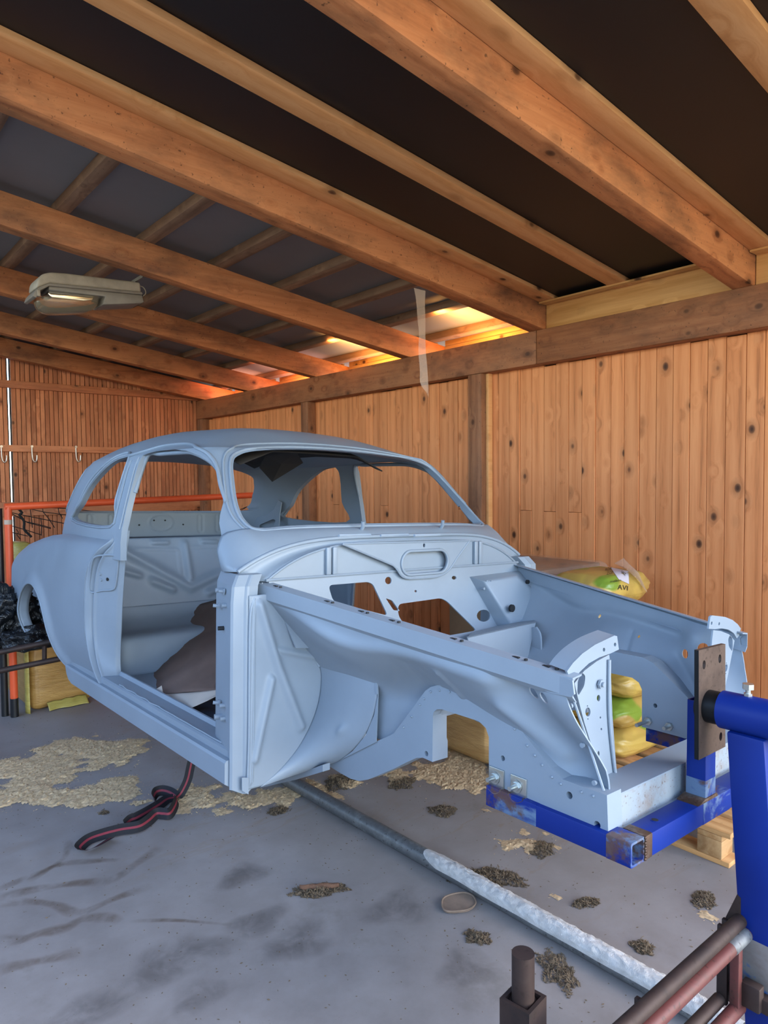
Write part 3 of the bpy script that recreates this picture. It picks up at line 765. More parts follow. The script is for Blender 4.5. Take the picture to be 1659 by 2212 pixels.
# top rail of the inner fender
def toprail(t): return Vector((lerp(-.690, -.476, t), lerp(-.365, -1.528, t), lerp(.664, .524, t)))
a, b = toprail(0), toprail(1)
bm = bmesh.new()
for (p, q) in ((a, b),):
    prof = [(0, 0), (.045, .004), (.045, .0), (.004, -.004), (.003, -.042), (.022, -.060), (.018, -.060), (0, -.046)]
    r0 = [bm.verts.new(p + Vector((x, 0, z))) for x, z in prof]; r1 = [bm.verts.new(q + Vector((x * .8, 0, z))) for x, z in prof]
    for i in range(len(prof)): bm.faces.new((r0[i], r0[(i + 1) % 8], r1[(i + 1) % 8], r1[i]))
    bm.faces.new(r0[::-1]); bm.faces.new(r1)
trl = bmo('fender_rail', bm, M_pr, car)
for t in (.10, .30, .42, .52, .70, .86, .93):
    c = toprail(t) + Vector((.022, 0, .0035)); box('rail_slot', (c.x - .004, c.y - .010, c.z - .004), (c.x + .004, c.y + .010, c.z + .0008), M_void, trl)
    box('rail_slot', (c.x - .004, c.y - .034, c.z - .004), (c.x + .004, c.y - .028, c.z + .0008), M_void, trl)
# ---- rear quarter panels
QFpx = [(248, 1143), (247, 1157), (236, 1170), (212, 1188), (195, 1213), (187, 1250), (184, 1310), (186, 1370), (196, 1425), (210, 1465), (224, 1490)]
JFpx = [(275, 1145), (272, 1170), (268, 1195), (265, 1220), (262, 1260), (259, 1310), (257, 1360), (255, 1405), (255, 1440), (258, 1460), (263, 1469)]
QF = [cX(x, y, v) for (x, y), v in zip(QFpx, (-.705, -.72, -.745, -.78, -.79, -.795, -.797, -.797, -.795, -.79, -.785))]
JF = [cX(x, y, v) for (x, y), v in zip(JFpx, (-.69, -.695, -.70, -.70, -.70, -.70, -.70, -.70, -.70, -.70, -.705))]
_qz = [p.z for p in QF][::-1]; _qy = [p.y for p in QF][::-1]
def yF(z): return tab(z, _qz, _qy)
def ztop(y): return tab(y, [.8, 1.2, 1.567, 1.85, 2.07, 2.25, 2.42, 2.52, 2.6, 2.7], [.752, .752, .747, .728, .700, .668, .618, .575, .52, .46])
def zbot(y): return tab(y, [.6, 1.30, 1.45, 2.05, 2.2, 2.35, 2.5, 2.7], [.085, .060, .055, .075, .11, .175, .26, .36])
PL = smoothpts([(-.800, .6, 0), (-.803, 1.4, 0), (-.803, 2.1, 0), (-.802, 2.38, 0), (-.792, 2.50, 0), (-.765, 2.58, 0), (-.70, 2.645, 0), (-.60, 2.675, 0), (-.45, 2.69, 0)], 10)
PLs = [0]
for i in range(1, len(PL)): PLs.append(PLs[-1] + (PL[i] - PL[i - 1]).length)
def plan(s):
    return Vector((tab(s, PLs, [p.x for p in PL]), tab(s, PLs, [p.y for p in PL]), 0))
AR = [(57, 1389), (50, 1368), (46.5, 1345), (46, 1325), (48, 1302), (52, 1284), (58, 1270), (66, 1260.5), (75, 1260), (84, 1270), (94, 1294), (104, 1333), (114, 1378), (123, 1412), (131, 1431), (139, 1443)]
ARv = [cX(x, y, -.80) for x, y in AR]; ARs = smoothpts(ARv, 4)
def quarter(u, v):
    w = v ** .9
    z0 = lerp(.06, .745, w); y0 = yF(z0)
    s0 = y0 - .6; s = lerp(s0, PLs[-1], u ** 1.12); P = plan(s); y = P.y
    zt, zb = ztop(y), zbot(y)
    z = lerp(zb, zt, v)
    k = (v - .70) / .30
    tin = .088 * (1 - math.sqrt(max(0, 1 - k * k))) if k > 0 else 0
    b = (.30 - v) / .30; tin += .045 * b * b if b > 0 else 0
    x = P.x * (1 - sst(2.3, 2.7, y) * 0) + tin
    # swage around the arch
    d = min(segd(y, z, (ARv[i].y, ARv[i].z), (ARv[i + 1].y, ARv[i + 1].z)) for i in range(len(ARv) - 1))
    x -= .020 * math.exp(-(d / .040) ** 2)
    return Vector((x, y, z))
qp = grid('quarter_panel', quarter, 84, 40, M_pr, car, .004)
bpy.context.view_layer.update(); bake(qp)
ap = [Vector((-1.0, p.y, p.z)) for p in ARs] + [Vector((-1.0, ARv[-1].y + .04, -.08)), Vector((-1.0, ARv[0].y, -.08))]
boolean(qp, [prism(ap, (.34, 0, 0))])
qp.data.polygons.foreach_set('use_smooth', [True] * len(qp.data.polygons)); qp.data.set_sharp_from_angle(angle=math.radians(40))
def archx(p):
    v = (p.z - zbot(p.y)) / (ztop(p.y) - zbot(p.y)); b = max(0, (.30 - v) / .30); return -.803 - .020 + .045 * b * b
al = grid('arch_lip', lambda u, v: (lambda p: Vector((archx(p) + .062 * v, p.y, p.z)))(ARs[min(len(ARs) - 1, int(round(u * (len(ARs) - 1))))]), len(ARs) - 1, 3, M_pr, car, .004)
ae = tube('arch_edge', [Vector((archx(p) + .002, p.y, p.z)) for p in ARs], .006, M_pr, car, n=8)
bpy.context.view_layer.update(); bake(al)
# wheel housing seen through the arch
wh = slab('wheel_housing', [cX(x, y, -.60) for x, y in ((44, 1240), (110, 1240), (118, 1346), (56, 1345), (48, 1330))], (.01, 0, 0), M_pr, car)
for (x, y) in ((64, 1346), (64, 1386)):
    c = cX(x, y, -.62); box('mounting_tab', (c.x, c.y - .025, c.z - .016), (c.x + .004, c.y + .025, c.z + .010), M_pr, wh)
# ---- door jamb behind the opening
QS, JS = smoothpts(QF, 5), smoothpts(JF, 5)
def jam(u, v):
    i = v * (len(QS) - 1); a = QS[int(i)].lerp(QS[min(len(QS) - 1, int(i) + 1)], i - int(i)); b = JS[int(i)].lerp(JS[min(len(JS) - 1, int(i) + 1)], i - int(i))
    p = a.lerp(b, u)
    g = -.006 * math.exp(-((u - .03) / .03) ** 2) + .020 * math.exp(-((u - .17) / .05) ** 2) - .008 * math.exp(-((u - .30) / .03) ** 2) + .014 * sst(.9, 1.0, u)
    p.x += g; p.y += .2 * g; return p
jm = grid('door_jamb', jam, 44, 50, M_pr, car, .004)
bpy.context.view_layer.update(); bake(jm)
# raised lock plate with its three holes
def jp(x, y):   # nearest jamb point to a pixel
    best = None
    for iu in range(41):
        for iv in range(81):
            p = jam(iu / 40, iv / 80); w = c2w(p) - CAM; z = w.dot(FWD); X = W_PX / 2 + F_PX * w.dot(RGT) / z; Yp = H_PX / 2 - F_PX * w.dot(UPV) / z
            d = (X - x) ** 2 + (Yp - y) ** 2
            if best is None or d < best[0]: best = (d, p)
    return best[1]
lp = [jp(x, y) + Vector((-.006, -.002, 0)) for x, y in ((204, 1205), (230, 1199), (253, 1200), (258, 1212), (254, 1260), (246, 1273), (225, 1275), (197, 1276), (196, 1240))]
tube('lock_plate_edge', smoothpts(lp, 4, True), .0045, M_pr, jm, n=6, closed=True)
for (x, y, w) in ((218, 1238, .008), (218, 1253, .008), (232, 1253, .008)):
    c = jp(x, y); tube('lock_hole', [c + Vector((-.006, -.001, 0)), c + Vector((.003, 0, 0))], w, M_void if x > 225 else M_pr, jm, n=8)
# ---- sills
SP = [(-.785, 0), (-.803, .012), (-.803, .080), (-.797, .088), (-.778, .088), (-.776, .107), (-.768, .112), (-.70, .112), (-.690, .126), (-.682, .126), (-.682, .02), (-.70, 0)]
def sill_sec(y, k=1.0): return [Vector((x, y, z * k)) for x, z in SP]
bm = bmesh.new(); secs = []
for y, dz in ((-.432, 0), (.3, 0), (.70, 0), (1.20, 0), (1.255, .012), (1.285, .035)):
    secs.append([bm.verts.new(p + Vector((0, (.02 if p.z > .06 else 0) * (1 if dz else 0), dz if p.z < .05 else 0))) for p in sill_sec(y)])
for a, b in zip(secs, secs[1:]):
    for i in range(len(SP)): bm.faces.new((a[i], a[(i + 1) % len(SP)], b[(i + 1) % len(SP)], b[i]))
bm.faces.new(secs[0][::-1]); bm.faces.new(secs[-1])
sill = bmo('sill', bm, M_pr, car)
# rippled seam on top of the sill
tube('sill_seam', [Vector((-.762 + .004 * math.sin(k * 1.7) * (1 if k < 14 else .2), .64 - k * .036, .113)) for k in range(28)], .0035, M_pr, sill, n=6)
# ---- hinge pillars
def pc_(x, v, y=1450): q = cX(x, y, v); return q.y
e0, e1, e2, e3 = pc_(469, -.745), pc_(497, -.79), pc_(531, -.742), pc_(546, -.735)
prof = [(-.735, e0 + .03), (-.747, e0), (-.782, e1 + .012), (-.790, e1), (-.784, e1 - .008), (-.748, e2 + .006), (-.742, e2), (-.735, -.458), (-.70, -.452), (-.66, e0 + .03)]
bm = bmesh.new(); lev = []
for z, sx in ((-.006, .0), (.02, 0), (.60, 0), (.655, .004), (.69, .03)):
    lev.append([bm.verts.new((x + sx * 1.0, y + (.02 if sx > .01 else 0), z - (.02 if (z < .01 and i in (5, 6, 7)) else 0))) for i, (x, y) in enumerate(prof)])
for a, b in zip(lev, lev[1:]):
    for i in range(len(prof)): bm.faces.new((a[i], a[(i + 1) % len(prof)], b[(i + 1) % len(prof)], b[i]))
bm.faces.new(lev[0][::-1]); bm.faces.new(lev[-1])
hp = bmo('hinge_pillar', bm, M_pr, car)
def bolt(name, c, d, r, l, mat, parent, hexr=None):
    d = Vector(d).normalized(); c = Vector(c); bm = bmesh.new(); hr = hexr or r * 1.8
    tubev(bm, [c, c + d * l], r, 10); tubev(bm, [c + d * .001, c + d * (r * 1.3)], hr, 6)
    return bmo(name, bm, mat, parent, True, 30)
for (x, y) in ((481, 1277), (469, 1308), (469, 1517)):
    c = cX(x + 6, y + 1, -.765); bolt('hinge_bolt', (c.x - .001, c.y, c.z), (-.85, .35, .12), .006, .022, M_pr, hp, .011)
for (x, y, r) in ((474, 1275, .008), (487, 1308, .008), (479, 1357, .007), (482, 1524, .008), (471, 1548, .009), (484, 1552, .008)):
    c = cX(x, y, -.772); tube('pillar_hole', [c + Vector((-.012, .004, 0)), c + Vector((.012, -.004, 0))], r, M_void if r < .0075 else M_pr, hp, n=10)
# pillar flange strips beside the splash panel
for x0 in (541, 550):
    tube('flange_strip', smoothpts([cY(x0 + 9, 1292, -.462), cY(x0, 1330, -.464), cY(x0 - 2, 1450, -.464), cY(x0 - 3, 1590, -.464), cY(x0 - 6, 1690, -.464)], 4), .005, M_pr, hp, n=6)
slab('jacking_tab', [cY(x, y, -.47) for x, y in ((523, 1680), (537, 1680), (537, 1716), (523, 1708))], (0, .004, 0), M_pr, hp)
# ---- splash panel with pressed ribs and the curved footwell
YS = -.462
C1 = [cY(x, y, YS) for x, y in ((690, 1438), (694, 1462), (691, 1500), (681, 1540), (663, 1582), (639, 1622), (604, 1663), (562, 1700))]
Rb = [cY(600, 1294, YS), cY(645, 1366, YS)] + C1
Rs = smoothpts(Rb, 5)
_rz = [p.z for p in Rs][::-1]; _rx = [p.x for p in Rs][::-1]
RIB = [((559.6, 1307), (600, 1440), .016), ((600, 1440), (649, 1568), .016), ((586, 1468), (549, 1640), .014), ((600, 1404), (679, 1419), .010), ((548, 1300), (540, 1690), .006)]
RIB = [((lambda p: (p.x, p.z))(cY(*a, YS)), (lambda p: (p.x, p.z))(cY(*b, YS)), w) for a, b, w in RIB]
def splash(u, v):
    z = lerp(.625, -.012, v); x = lerp(-.735, tab(z, _rz, _rx), u)
    h = 0
    for a, b, w in RIB: d = segd(x, z, a, b); h = max(h, .016 * math.exp(-(d / w) ** 2) * w / .016)
    return Vector((x, YS - h, z))
spl = grid('splash_panel', splash, 64, 100, M_pr, car, .003)
tube('splash_flange', Rs[:11], .008, M_pr, spl, n=8)
C2 = [cX(x, y, -.428) for x, y in ((806, 1414), (815, 1438), (816, 1490), (808, 1540), (790, 1585), (762, 1620), (728, 1645), (700, 1652))]
c1, c2 = smoothpts(C1, 6), smoothpts(C2, 6)
def foot(u, v):
    i = v * (len(c1) - 1); k = int(i); k2 = min(k + 1, len(c1) - 1)
    a = c1[k].lerp(c1[k2], i - k); b = c2[k].lerp(c2[k2], i - k); p = a.lerp(b, u)
    p.x -= .010 * math.sin(math.pi * u); p.z += .006 * math.sin(math.pi * u) * (1 - v)
    c = (u - .62) ** 2 / .004 + (v - .55) ** 2 / .0012; p.x -= .010 * math.exp(-c); return p
ft = grid('footwell', foot, 30, 48, M_pr, car, .004)
slab('footwell_lid', [C1[0], C2[0], C2[0] + Vector((.06, .20, .02)), C1[0] + Vector((.06, .02, .02))], (0, 0, -.004), M_pr, ft)
pt = [cX(x, y, -.431) for x, y in ((816, 1500), (812, 1603), (735, 1642), (762, 1622), (790, 1588), (808, 1545))]
slab('footwell_gusset', pt, (.004, 0, 0), M_pr, ft)
slab('footwell_flange', [cX(x, y, -.4335) for x, y in ((800, 1414), (812, 1436), (815, 1500), (811, 1500), (807, 1440), (797, 1418))], (.006, 0, 0), M_pr, ft)
slab('outrigger', [cX(x, y, -.50) for x, y in ((560, 1702), (640, 1673), (697, 1652), (697, 1667), (640, 1684), (580, 1698))], (.03, 0, 0), M_pr, car)
# ---- front uprights that carried the lamps
YF_ = -1.505
def fp(x, y, d=0): return cY(x, y, YF_ + d)
up_ = [fp(x, y) for x, y in ((1241, 1476), (1262, 1449), (1290, 1428), (1316, 1414), (1319, 1440), (1323, 1545), (1330, 1640), (1337, 1706), (1311, 1716), (1290, 1650), (1262, 1560), (1247, 1502))]
def fh(x, y, rx, ry, n=12): return [fp(x + rx * math.cos(2 * math.pi * k / n), y + ry * math.sin(2 * math.pi * k / n)) for k in range(n)]
ear = rpoly([fp(x, y) for x, y in ((1257, 1452), (1265, 1460), (1262, 1482), (1250, 1502), (1247, 1496), (1248, 1470))], .008)
lu = slab('lamp_upright', up_, (0, .005, 0), M_pr, car, holes=[ear, fh(1270, 1538, 5.5, 10), fh(1293, 1508, 3.6, 7), fh(1297, 1550, 1.6, 2.4), fh(1299, 1575, 1.6, 2.6), fh(1293, 1628, 2.2, 6), fh(1269, 1525, 1.2, 1.6), fh(1270, 1553, 1.2, 1.6)])
for (pts) in ([(1318, 1425), (1318, 1540), (1327, 1640), (1336, 1700)],):
    p = [fp(x - 2, y, -.004) for x, y in pts]; tube('upright_fold', smoothpts(p, 4), .005, M_pr, lu, n=8)
bolt('lock_nut', fp(1295, 1477, -.002), (0, -1, 0), .006, .014, M_pr, lu, .012)
arm = [fp(x, y, -.004) for x, y in ((1225, 1450), (1238, 1432), (1258, 1412), (1285, 1393), (1310, 1381), (1327, 1373), (1333, 1374), (1337, 1403), (1318, 1412), (1295, 1420), (1272, 1433), (1252, 1452), (1240, 1472), (1232, 1468))]
la = slab('lamp_arm', arm, (0, .006, 0), M_pr, car, holes=[[fp(x + 2.6 * math.cos(a), y + 4.2 * math.sin(a), -.004) for a in (2 * math.pi * k / 12 for k in range(12))] for x, y in ((1304.7, 1403.5), (1328.6, 1392.4))])
ap_ = [fp(x, y, -.003) for x, y in ((1225, 1450), (1238, 1432), (1258, 1412), (1285, 1393), (1310, 1381), (1330, 1373))]
aq = [p + Vector((.004, .055, .006)) for p in ap_]
bm = bmesh.new(); A = [bm.verts.new(p) for p in smoothpts(ap_, 3)]; B = [bm.verts.new(p) for p in smoothpts(aq, 3)]
for i in range(len(A) - 1): bm.faces.new((A[i], A[i + 1], B[i + 1], B[i]))
bmo('arm_flange', bm, M_pr, la, True)
# front flange of the inner fender
ff = [cX(x, y, -.425) for x, y in ((1236, 1505), (1245, 1530), (1262, 1580), (1285, 1650), (1304, 1708))]
tube('fender_flange', smoothpts(ff, 4), .0035, M_pr, inn, n=6)
for (x, y) in ((1237, 1524), (1262, 1609), (1288, 1690)):
    c = cX(x - 2, y, -.428); tube('flange_hole', [c + Vector((-.007, 0, 0)), c], .006, M_pr, inn, n=10)
# closing plate at the nose of the fender rail
slab('rail_end', [cX(x, y, -.482) for x, y in ((1150, 1440), (1236, 1470), (1240, 1500), (1232, 1506), (1190, 1497), (1140, 1480))], (.006, 0, 0), M_pr, trl)
# ---- parts that repeat on the far side
for o in (qp, al, ae, jm, sill, hp, spl, ft, rail, trl, lu, la):
    mirror(o)
fin = mirror(inn)
hc = []
for (x, y, r) in ((1478, 1413, .0155), (1436, 1450, .004), (1430, 1474, .004), (1486, 1477, .004), (1367, 1378, .005), (1262, 1337, .007), (1473, 1521, .005)):
    c = cX(x, y, .45); hc.append(prism([Vector((.25, c.y + r * math.cos(k * .45), c.z + r * math.sin(k * .45))) for k in range(14)], (.6, 0, 0)))
boolean(fin, hc)
fin.data.polygons.foreach_set('use_smooth', [True] * len(fin.data.polygons)); fin.data.set_sharp_from_angle(angle=math.radians(40))
for sx in (-1, 1): slab('kick_panel', [Vector((sx * .665, y, z)) for y, z in ((-.445, .05), (-.20, .05), (-.22, .66), (-.43, .66))], (sx * .004, 0, 0), M_pr, car)
slab('far_footwell_front', [cY(x, y, -.70) for x, y in ((1010, 1376), (1158, 1343), (1150, 1375), (1140, 1425), (1020, 1425))], (0, .005, 0), M_pr, car)
slab('far_footwell_top', [cY(1010, 1376, -.70), cY(1158, 1343, -.70), cY(1150, 1334, -.53), cY(1020, 1365, -.53)], (0, 0, -.004), M_pr, car)
# ---- front crossmember between the rails
cmx = box('front_crossmember', (-.372, -1.59, .160), (.372, -1.585, .240), M_rp, car)
box('crossmember_top', (-.372, -1.590, .240), (.372, -1.500, .244), M_pr, cmx)
box('crossmember_lip', (-.365, -1.612, .158), (.372, -1.585, .162), M_pr, cmx)
box('crossmember_rear', (-.372, -1.504, .170), (.372, -1.500, .240), M_pr, cmx)
# ---- inside: floor, seat pan, ribbed seat bulkhead and the parcel panel
fpn = slab('floor_pan', [Vector((-.69, -.42, .055)), Vector((.69, -.42, .055)), Vector((.69, 1.06, .055)), Vector((-.69, 1.06, .055))], (0, 0, -.006), M_pr, car)
box('toe_board', (-.66, -.445, .05), (.40, -.43, .30), M_pr, car)
def seat(u, v):
    x = lerp(-.66, .66, u); P = smoothed[min(len(smoothed) - 1, int(v * (len(smoothed) - 1)))]; return Vector((x, P.y, P.z))
smoothed = smoothpts([(0, 1.00, .05), (0, 1.01, .20), (0, 1.06, .245), (0, 1.25, .235), (0, 1.40, .27), (0, 1.45, .335)], 6)
grid('seat_pan', seat, 12, len(smoothed) - 1, M_pr, car, .005)
def bulk_(x, y): return cP(x, y, Vector((0, 1.50, .5)), Vector((0, 1, -.25)))
RB = [((250, 1180), (410, 1268), .026), ((410, 1268), (545, 1205), .026), ((398, 1175), (410, 1250), .022), ((330, 1255), (372, 1272), .022), ((490, 1262), (450, 1280), .02),
      ((275, 1187), (384, 1187), .006), ((384, 1187), (390, 1242), .006), ((414, 1183), (520, 1180), .006), ((330, 1172), (360, 1172), .012), ((436, 1170), (465, 1170), .012), ((255, 1230), (300, 1243), .015)]
RB = [((lambda p: (p.x, p.z))(bulk_(*a)), (lambda p: (p.x, p.z))(bulk_(*b)), w) for a, b, w in RB]
def bulk(u, v):
    x = lerp(-.66, .66, u); z = lerp(.715, .30, v); y = 1.50 + .25 * (z - .5); h = 0
    for a, b, w in RB: d = segd(x, z, a, b); h = max(h, .024 * min(1, w / .016) * math.exp(-(d / w) ** 2))
    return Vector((x, y - h, z))
grid('seat_bulkhead', bulk, 110, 44, M_pr, car, .004)
def par(x, y): return cY(x, y, 2.0)
oc_ = par(347, 1129)
def parcel(u, v):
    x = lerp(-.56, .56, u); z = lerp(.858, .700, v); y = 2.0 - .05 * abs(x) ** 2 * 0; h = 0
    e = math.hypot((x - oc_.x) / .080, (z - oc_.z) / .052); h += .006 * math.exp(-((e - 1) / .06) ** 2)
    for cx in (-.33, .27, .40, -.46):
        d = segd(x, z, (cx, .74), (cx, .83)); h -= .006 * math.exp(-((d - .016) / .005) ** 2)
    return Vector((x, y - h, z))
pp_ = grid('parcel_panel', parcel, 130, 22, M_pr, car, .004)
for (x, y) in ((332, 1124), (356, 1124), (395, 1133), (300, 1134)):
    c = par(x, y); tube('panel_hole', [c + Vector((0, -.010, 0)), c + Vector((0, .0, 0))], .005, M_void, pp_, n=8)
# pierced panel between parcel shelf and far C-pillar
sp = [cX(x, y, .62) for x, y in ((545, 1118), (575, 1113), (592, 1100), (601, 1080), (608, 1085), (604, 1110), (602, 1150), (560, 1155), (545, 1150))]
slab('inner_side_panel', sp, (.006, 0, 0), M_pr, car, holes=[rpoly([cX(x, y, .62) for x, y in ((560, 1134), (590, 1121), (596, 1124), (586, 1146), (560, 1147))], .02)])
# ================================================================== the turning frame
def paint_blue(name, burn=0.0):
    t = NT(name); v = t.coord(rnd=False); n = t.noise(v, 3, 4); g = t.noise(v, 240, 2)
    c = t.ramp(n, [(.3, lin('06226c')), (.7, lin('0a2b7c'))])
    if burn:
        b = t.noise(v, 6.0, 6, .65, .6)
        c = t.mix(t.ramp(b, [(.66 - burn * .2, 0), (.76 - burn * .2, .75)]), c, lin('6f8598')); b2 = t.noise(v, 9, 6, .7)
        c = t.mix(t.ramp(b2, [(.62 - burn * .12, 0), (.70 - burn * .12, .85)]), c, lin('5a3f2c'))
    t.set(Base_Color=c, Roughness=.5); t.b.inputs['Specular IOR Level'].default_value = .25; t.bump(g, .05, .0008); return t.m
M_blue = paint_blue('blue_paint'); M_burn = paint_blue('scorched_blue_paint', .8)
def rusty(name, a, b, c, rough=.6, metal=.4):
    t = NT(name); v = t.coord(rnd=True); n = t.noise(v, 9, 6, .68); s = t.noise(v, 70, 3)
    col = t.ramp(n, [(.32, lin(a)), (.5, lin(b)), (.68, lin(c))]); col = t.mix(t.ramp(s, [(.6, 0), (.7, .6)]), col, lin('2a1d17'))
    t.set(Base_Color=col, Roughness=rough, Metallic=metal); t.bump(s, .12, .001); return t.m
M_steel = rusty('bare_brown_steel', '4a3b33', '5b4a40', '3a302b'); M_weld = rusty('weld_scale', '2e2622', '5a4436', '8a8078', .5, .5)
M_dark = rusty('dark_rusty_pipe', '2b2321', '3b2c27', '43352f'); M_redp = rusty('worn_red_paint', '552b28', '60322d', '433129', .5, .1)
M_galv = rusty('old_galvanised_pipe', '7f8182', '6d6f70', '8d9090', .5, .5)
M_edge = plain('cut_steel_edge', '141517', .5, .5)

cr = empty('turning_cradle', CAR_MW)
tag(cr, 'blue square-tube cradle bolted under the front of the car', 'frame')
Z0, Z1 = .116, .1715
def sqtube(name, lo, hi, axis, mat, parent, t=.004, open_lo=True, open_hi=True):
    """hollow square tube along an axis"""
    bm = bmesh.new(); i = 'xyz'.index(axis); j, k = [q for q in range(3) if q != i]
    def ring(pos, d):
        r = []
        for a, b in ((0, 0), (1, 0), (1, 1), (0, 1)):
            p = [0, 0, 0]; p[i] = pos; p[j] = (lo[j] + d) if a == 0 else (hi[j] - d); p[k] = (lo[k] + d) if b == 0 else (hi[k] - d); r.append(bm.verts.new(p))
        return r
    R = [ring(lo[i], 0), ring(hi[i], 0), ring(hi[i], t), ring(lo[i], t)]
    for q in range(4):
        a, b = R[q], R[(q + 1) % 4]
        for m in range(4): bm.faces.new((a[m], a[(m + 1) % 4], b[(m + 1) % 4], b[m]))
    bmesh.ops.recalc_face_normals(bm, faces=bm.faces)
    es = [e for e in bm.edges if abs(e.verts[0].co[i] - e.verts[1].co[i]) > .01]
    bmesh.ops.bevel(bm, geom=es, offset=.0035, segments=2, affect='EDGES', profile=.5)
    return bmo(name, bm, mat, parent, True, 35)
for s in (-1, 1):
    x0, x1 = sorted((s * .441, s * .383))
    sqtube('side_tube', (x0, -1.662, Z0), (x1, -1.235, Z1), 'y', M_blue, cr)
    # scorched lengths of tube by the welds
    for (ya, yb) in ((-1.4, -1.234), (-1.663, -1.60)):
        sqtube('scorched_patch', (x0 - .0006, ya, Z0 - .0006), (x1 + .0006, yb, Z1 + .0006), 'y', M_burn, cr, .0055)
    for yc in (-1.258, -1.333):
        pl = box('lug_plate', (s * .4275 - .003, yc - .026, .168), (s * .4275 + .003, yc + .026, .221), M_zinc, cr, bev=.002)
        c = Vector((s * .431, yc + .004, .195))
        if s < 0:
            bolt('lug_bolt', c, (-1, 0, 0), .006, .030, M_zinc, pl, .012)
            hollow('washer', c + Vector((-.0005, 0, 0)), c + Vector((-.003, 0, 0)), .017, .009, M_zinc, pl)
        else:
            L = .085 if yc > -1.3 else .045
            c = Vector((s * .37, yc + .004, .195)); tube('lug_bolt', [c + Vector((.06, 0, 0)), c + Vector((-L, 0, 0))], .0065, M_zinc, pl, n=10)
            tube('lug_nut', [c + Vector((-.004, 0, 0)), c + Vector((-.016, 0, 0))], .014, M_zinc, pl, n=6)
        w_ = [Vector((s * .436, yc + .026 - .052 * k / 10, .170 - .014 * math.sin(math.pi * k / 10))) for k in range(11)]
        tube('weld_bead', w_, .006, M_weld, pl, n=6)
sqtube('cross_tube', (-.382, -1.664, Z0), (.382, -1.606, Z1), 'x', M_blue, cr)
sqtube('scorched_patch', (-.382, -1.6646, Z0 - .0006), (-.352, -1.6054, Z1 + .0006), 'x', M_weld, cr, .0055)
sqtube('scorched_patch', (-.10, -1.6646, Z0 - .0006), (.05, -1.6054, Z1 + .0006), 'x', M_burn, cr, .0055)
bm = bmesh.new()
for k in range(9): bmesh.ops.create_icosphere(bm, subdivisions=1, radius=.0045, matrix=Matrix.Translation((-.383 + .002 * (k % 2), -1.664, Z0 + .004 + k * .0062)))
bmo('weld_bead', bm, M_weld, cr, True)
tube('drilled_hole', [Vector((-.285, -1.634, Z1 + .001)), Vector((-.285, -1.634, Z1 - .004))], .011, M_blue, cr, n=14)
tube('drilled_hole', [Vector((-.285, -1.634, Z1 + .0016)), Vector((-.285, -1.634, Z1 - .004))], .008, M_void, cr, n=14)
# upright, square plate and stub axle
ax_ = cX(1523, 1650, -.172)
sqtube('upright', (-.086, -1.662, Z1 - .002), (-.029, -1.610, .425), 'z', M_blue, cr)
sqtube('scorched_patch', (-.0866, -1.6626, Z1 - .003), (-.0284, -1.6094, .225), 'z', M_burn, cr, .0055)
hexo('weld_gusset', [(-.13, -1.666, Z1), (-.02, -1.666, Z1), (-.02, -1.604, Z1), (-.13, -1.604, Z1), (-.092, -1.666, Z1 + .010), (-.026, -1.666, Z1 + .010), (-.026, -1.606, Z1 + .010), (-.092, -1.606, Z1 + .010)], M_weld, cr, .003)
P4 = [cY(x, y, -1.674) for x, y in ((1509.5, 1405), (1567, 1391), (1567, 1613), (1509.5, 1642))]
hl = [ell(cY(x, y, -1.674), Vector((.0085, 0, 0)), Vector((0, 0, .0115)), 14) for x, y in ((1521, 1436), (1555, 1423), (1557, 1591))]
pl = slab('axle_plate', P4, (0, .011, 0), M_steel, cr, holes=hl)
slab('plate_edge', [P4[0] + Vector((-.0008, 0, 0)), P4[3] + Vector((-.0008, 0, 0)), P4[3] + Vector((-.0008, .011, 0)), P4[0] + Vector((-.0008, .011, 0))], (.0006, 0, 0), M_edge, pl)
axc = cY(1531, 1525, -1.674)
tube('stub_axle', [axc + Vector((0, .02, 0)), axc + Vector((0, -.06, 0))], .041, M_edge, cr, n=24)

# ---- the stand in front: sleeve, leaning post and truss foot
st = empty('front_stand', loc=c2w(axc + Vector((0, -.12, 0))) * 1.0)
st.location.z = .0
tag(st, 'blue post and sleeve of the turning stand at the front of the car', 'stand')
SW = Matrix.Translation(-Vector(st.location))
def stc(p): return c2w(p) - Vector(st.location)
def stw(p): return Vector(p) - Vector(st.location)
sa, sb = axc + Vector((0, -.035, 0)), axc + Vector((0, -.185, 0))
hollow('sleeve', stc(sa), stc(sb), .0465, .008, M_blue, st, 36)
tube('sleeve_end_shade', [stc(sb + Vector((0, .014, 0))), stc(sb + Vector((0, .008, 0)))], .0385, M_void, st, n=24)  # dark disc painting the shade inside the sleeve's open end
c = stc(axc + Vector((0, -.095, .045))); bolt('clamp_bolt', c, (0, 0, 1), .006, .026, M_zinc, st, .010)
tube('clamp_bolt_head', [c + Vector((0, 0, .018)), c + Vector((0, 0, .031))], .0135, M_zinc, st, n=6)
XP = c2w(axc).x - .036
a0 = atX(1567, 1560, XP); a1 = atX(1597, 2040, XP); dirp = (a1 - a0) / (a0.z - a1.z)
WY, WX = .088, .062
def postc(z, dx, dy): p = a0 + dirp * (a0.z - z); return Vector((XP + dx, p.y + dy, z)) 
zt_, zb_ = c2w(axc).z - .040, .16
p8 = [postc(zb_, 0, -WY), postc(zb_, WX, -WY), postc(zb_, WX, 0), postc(zb_, 0, 0), postc(zt_, 0, -WY), postc(zt_, WX, -WY), postc(zt_, WX, 0), postc(zt_, 0, 0)]
hexo('post', [stw(p) for p in p8], M_blue, st, .006)
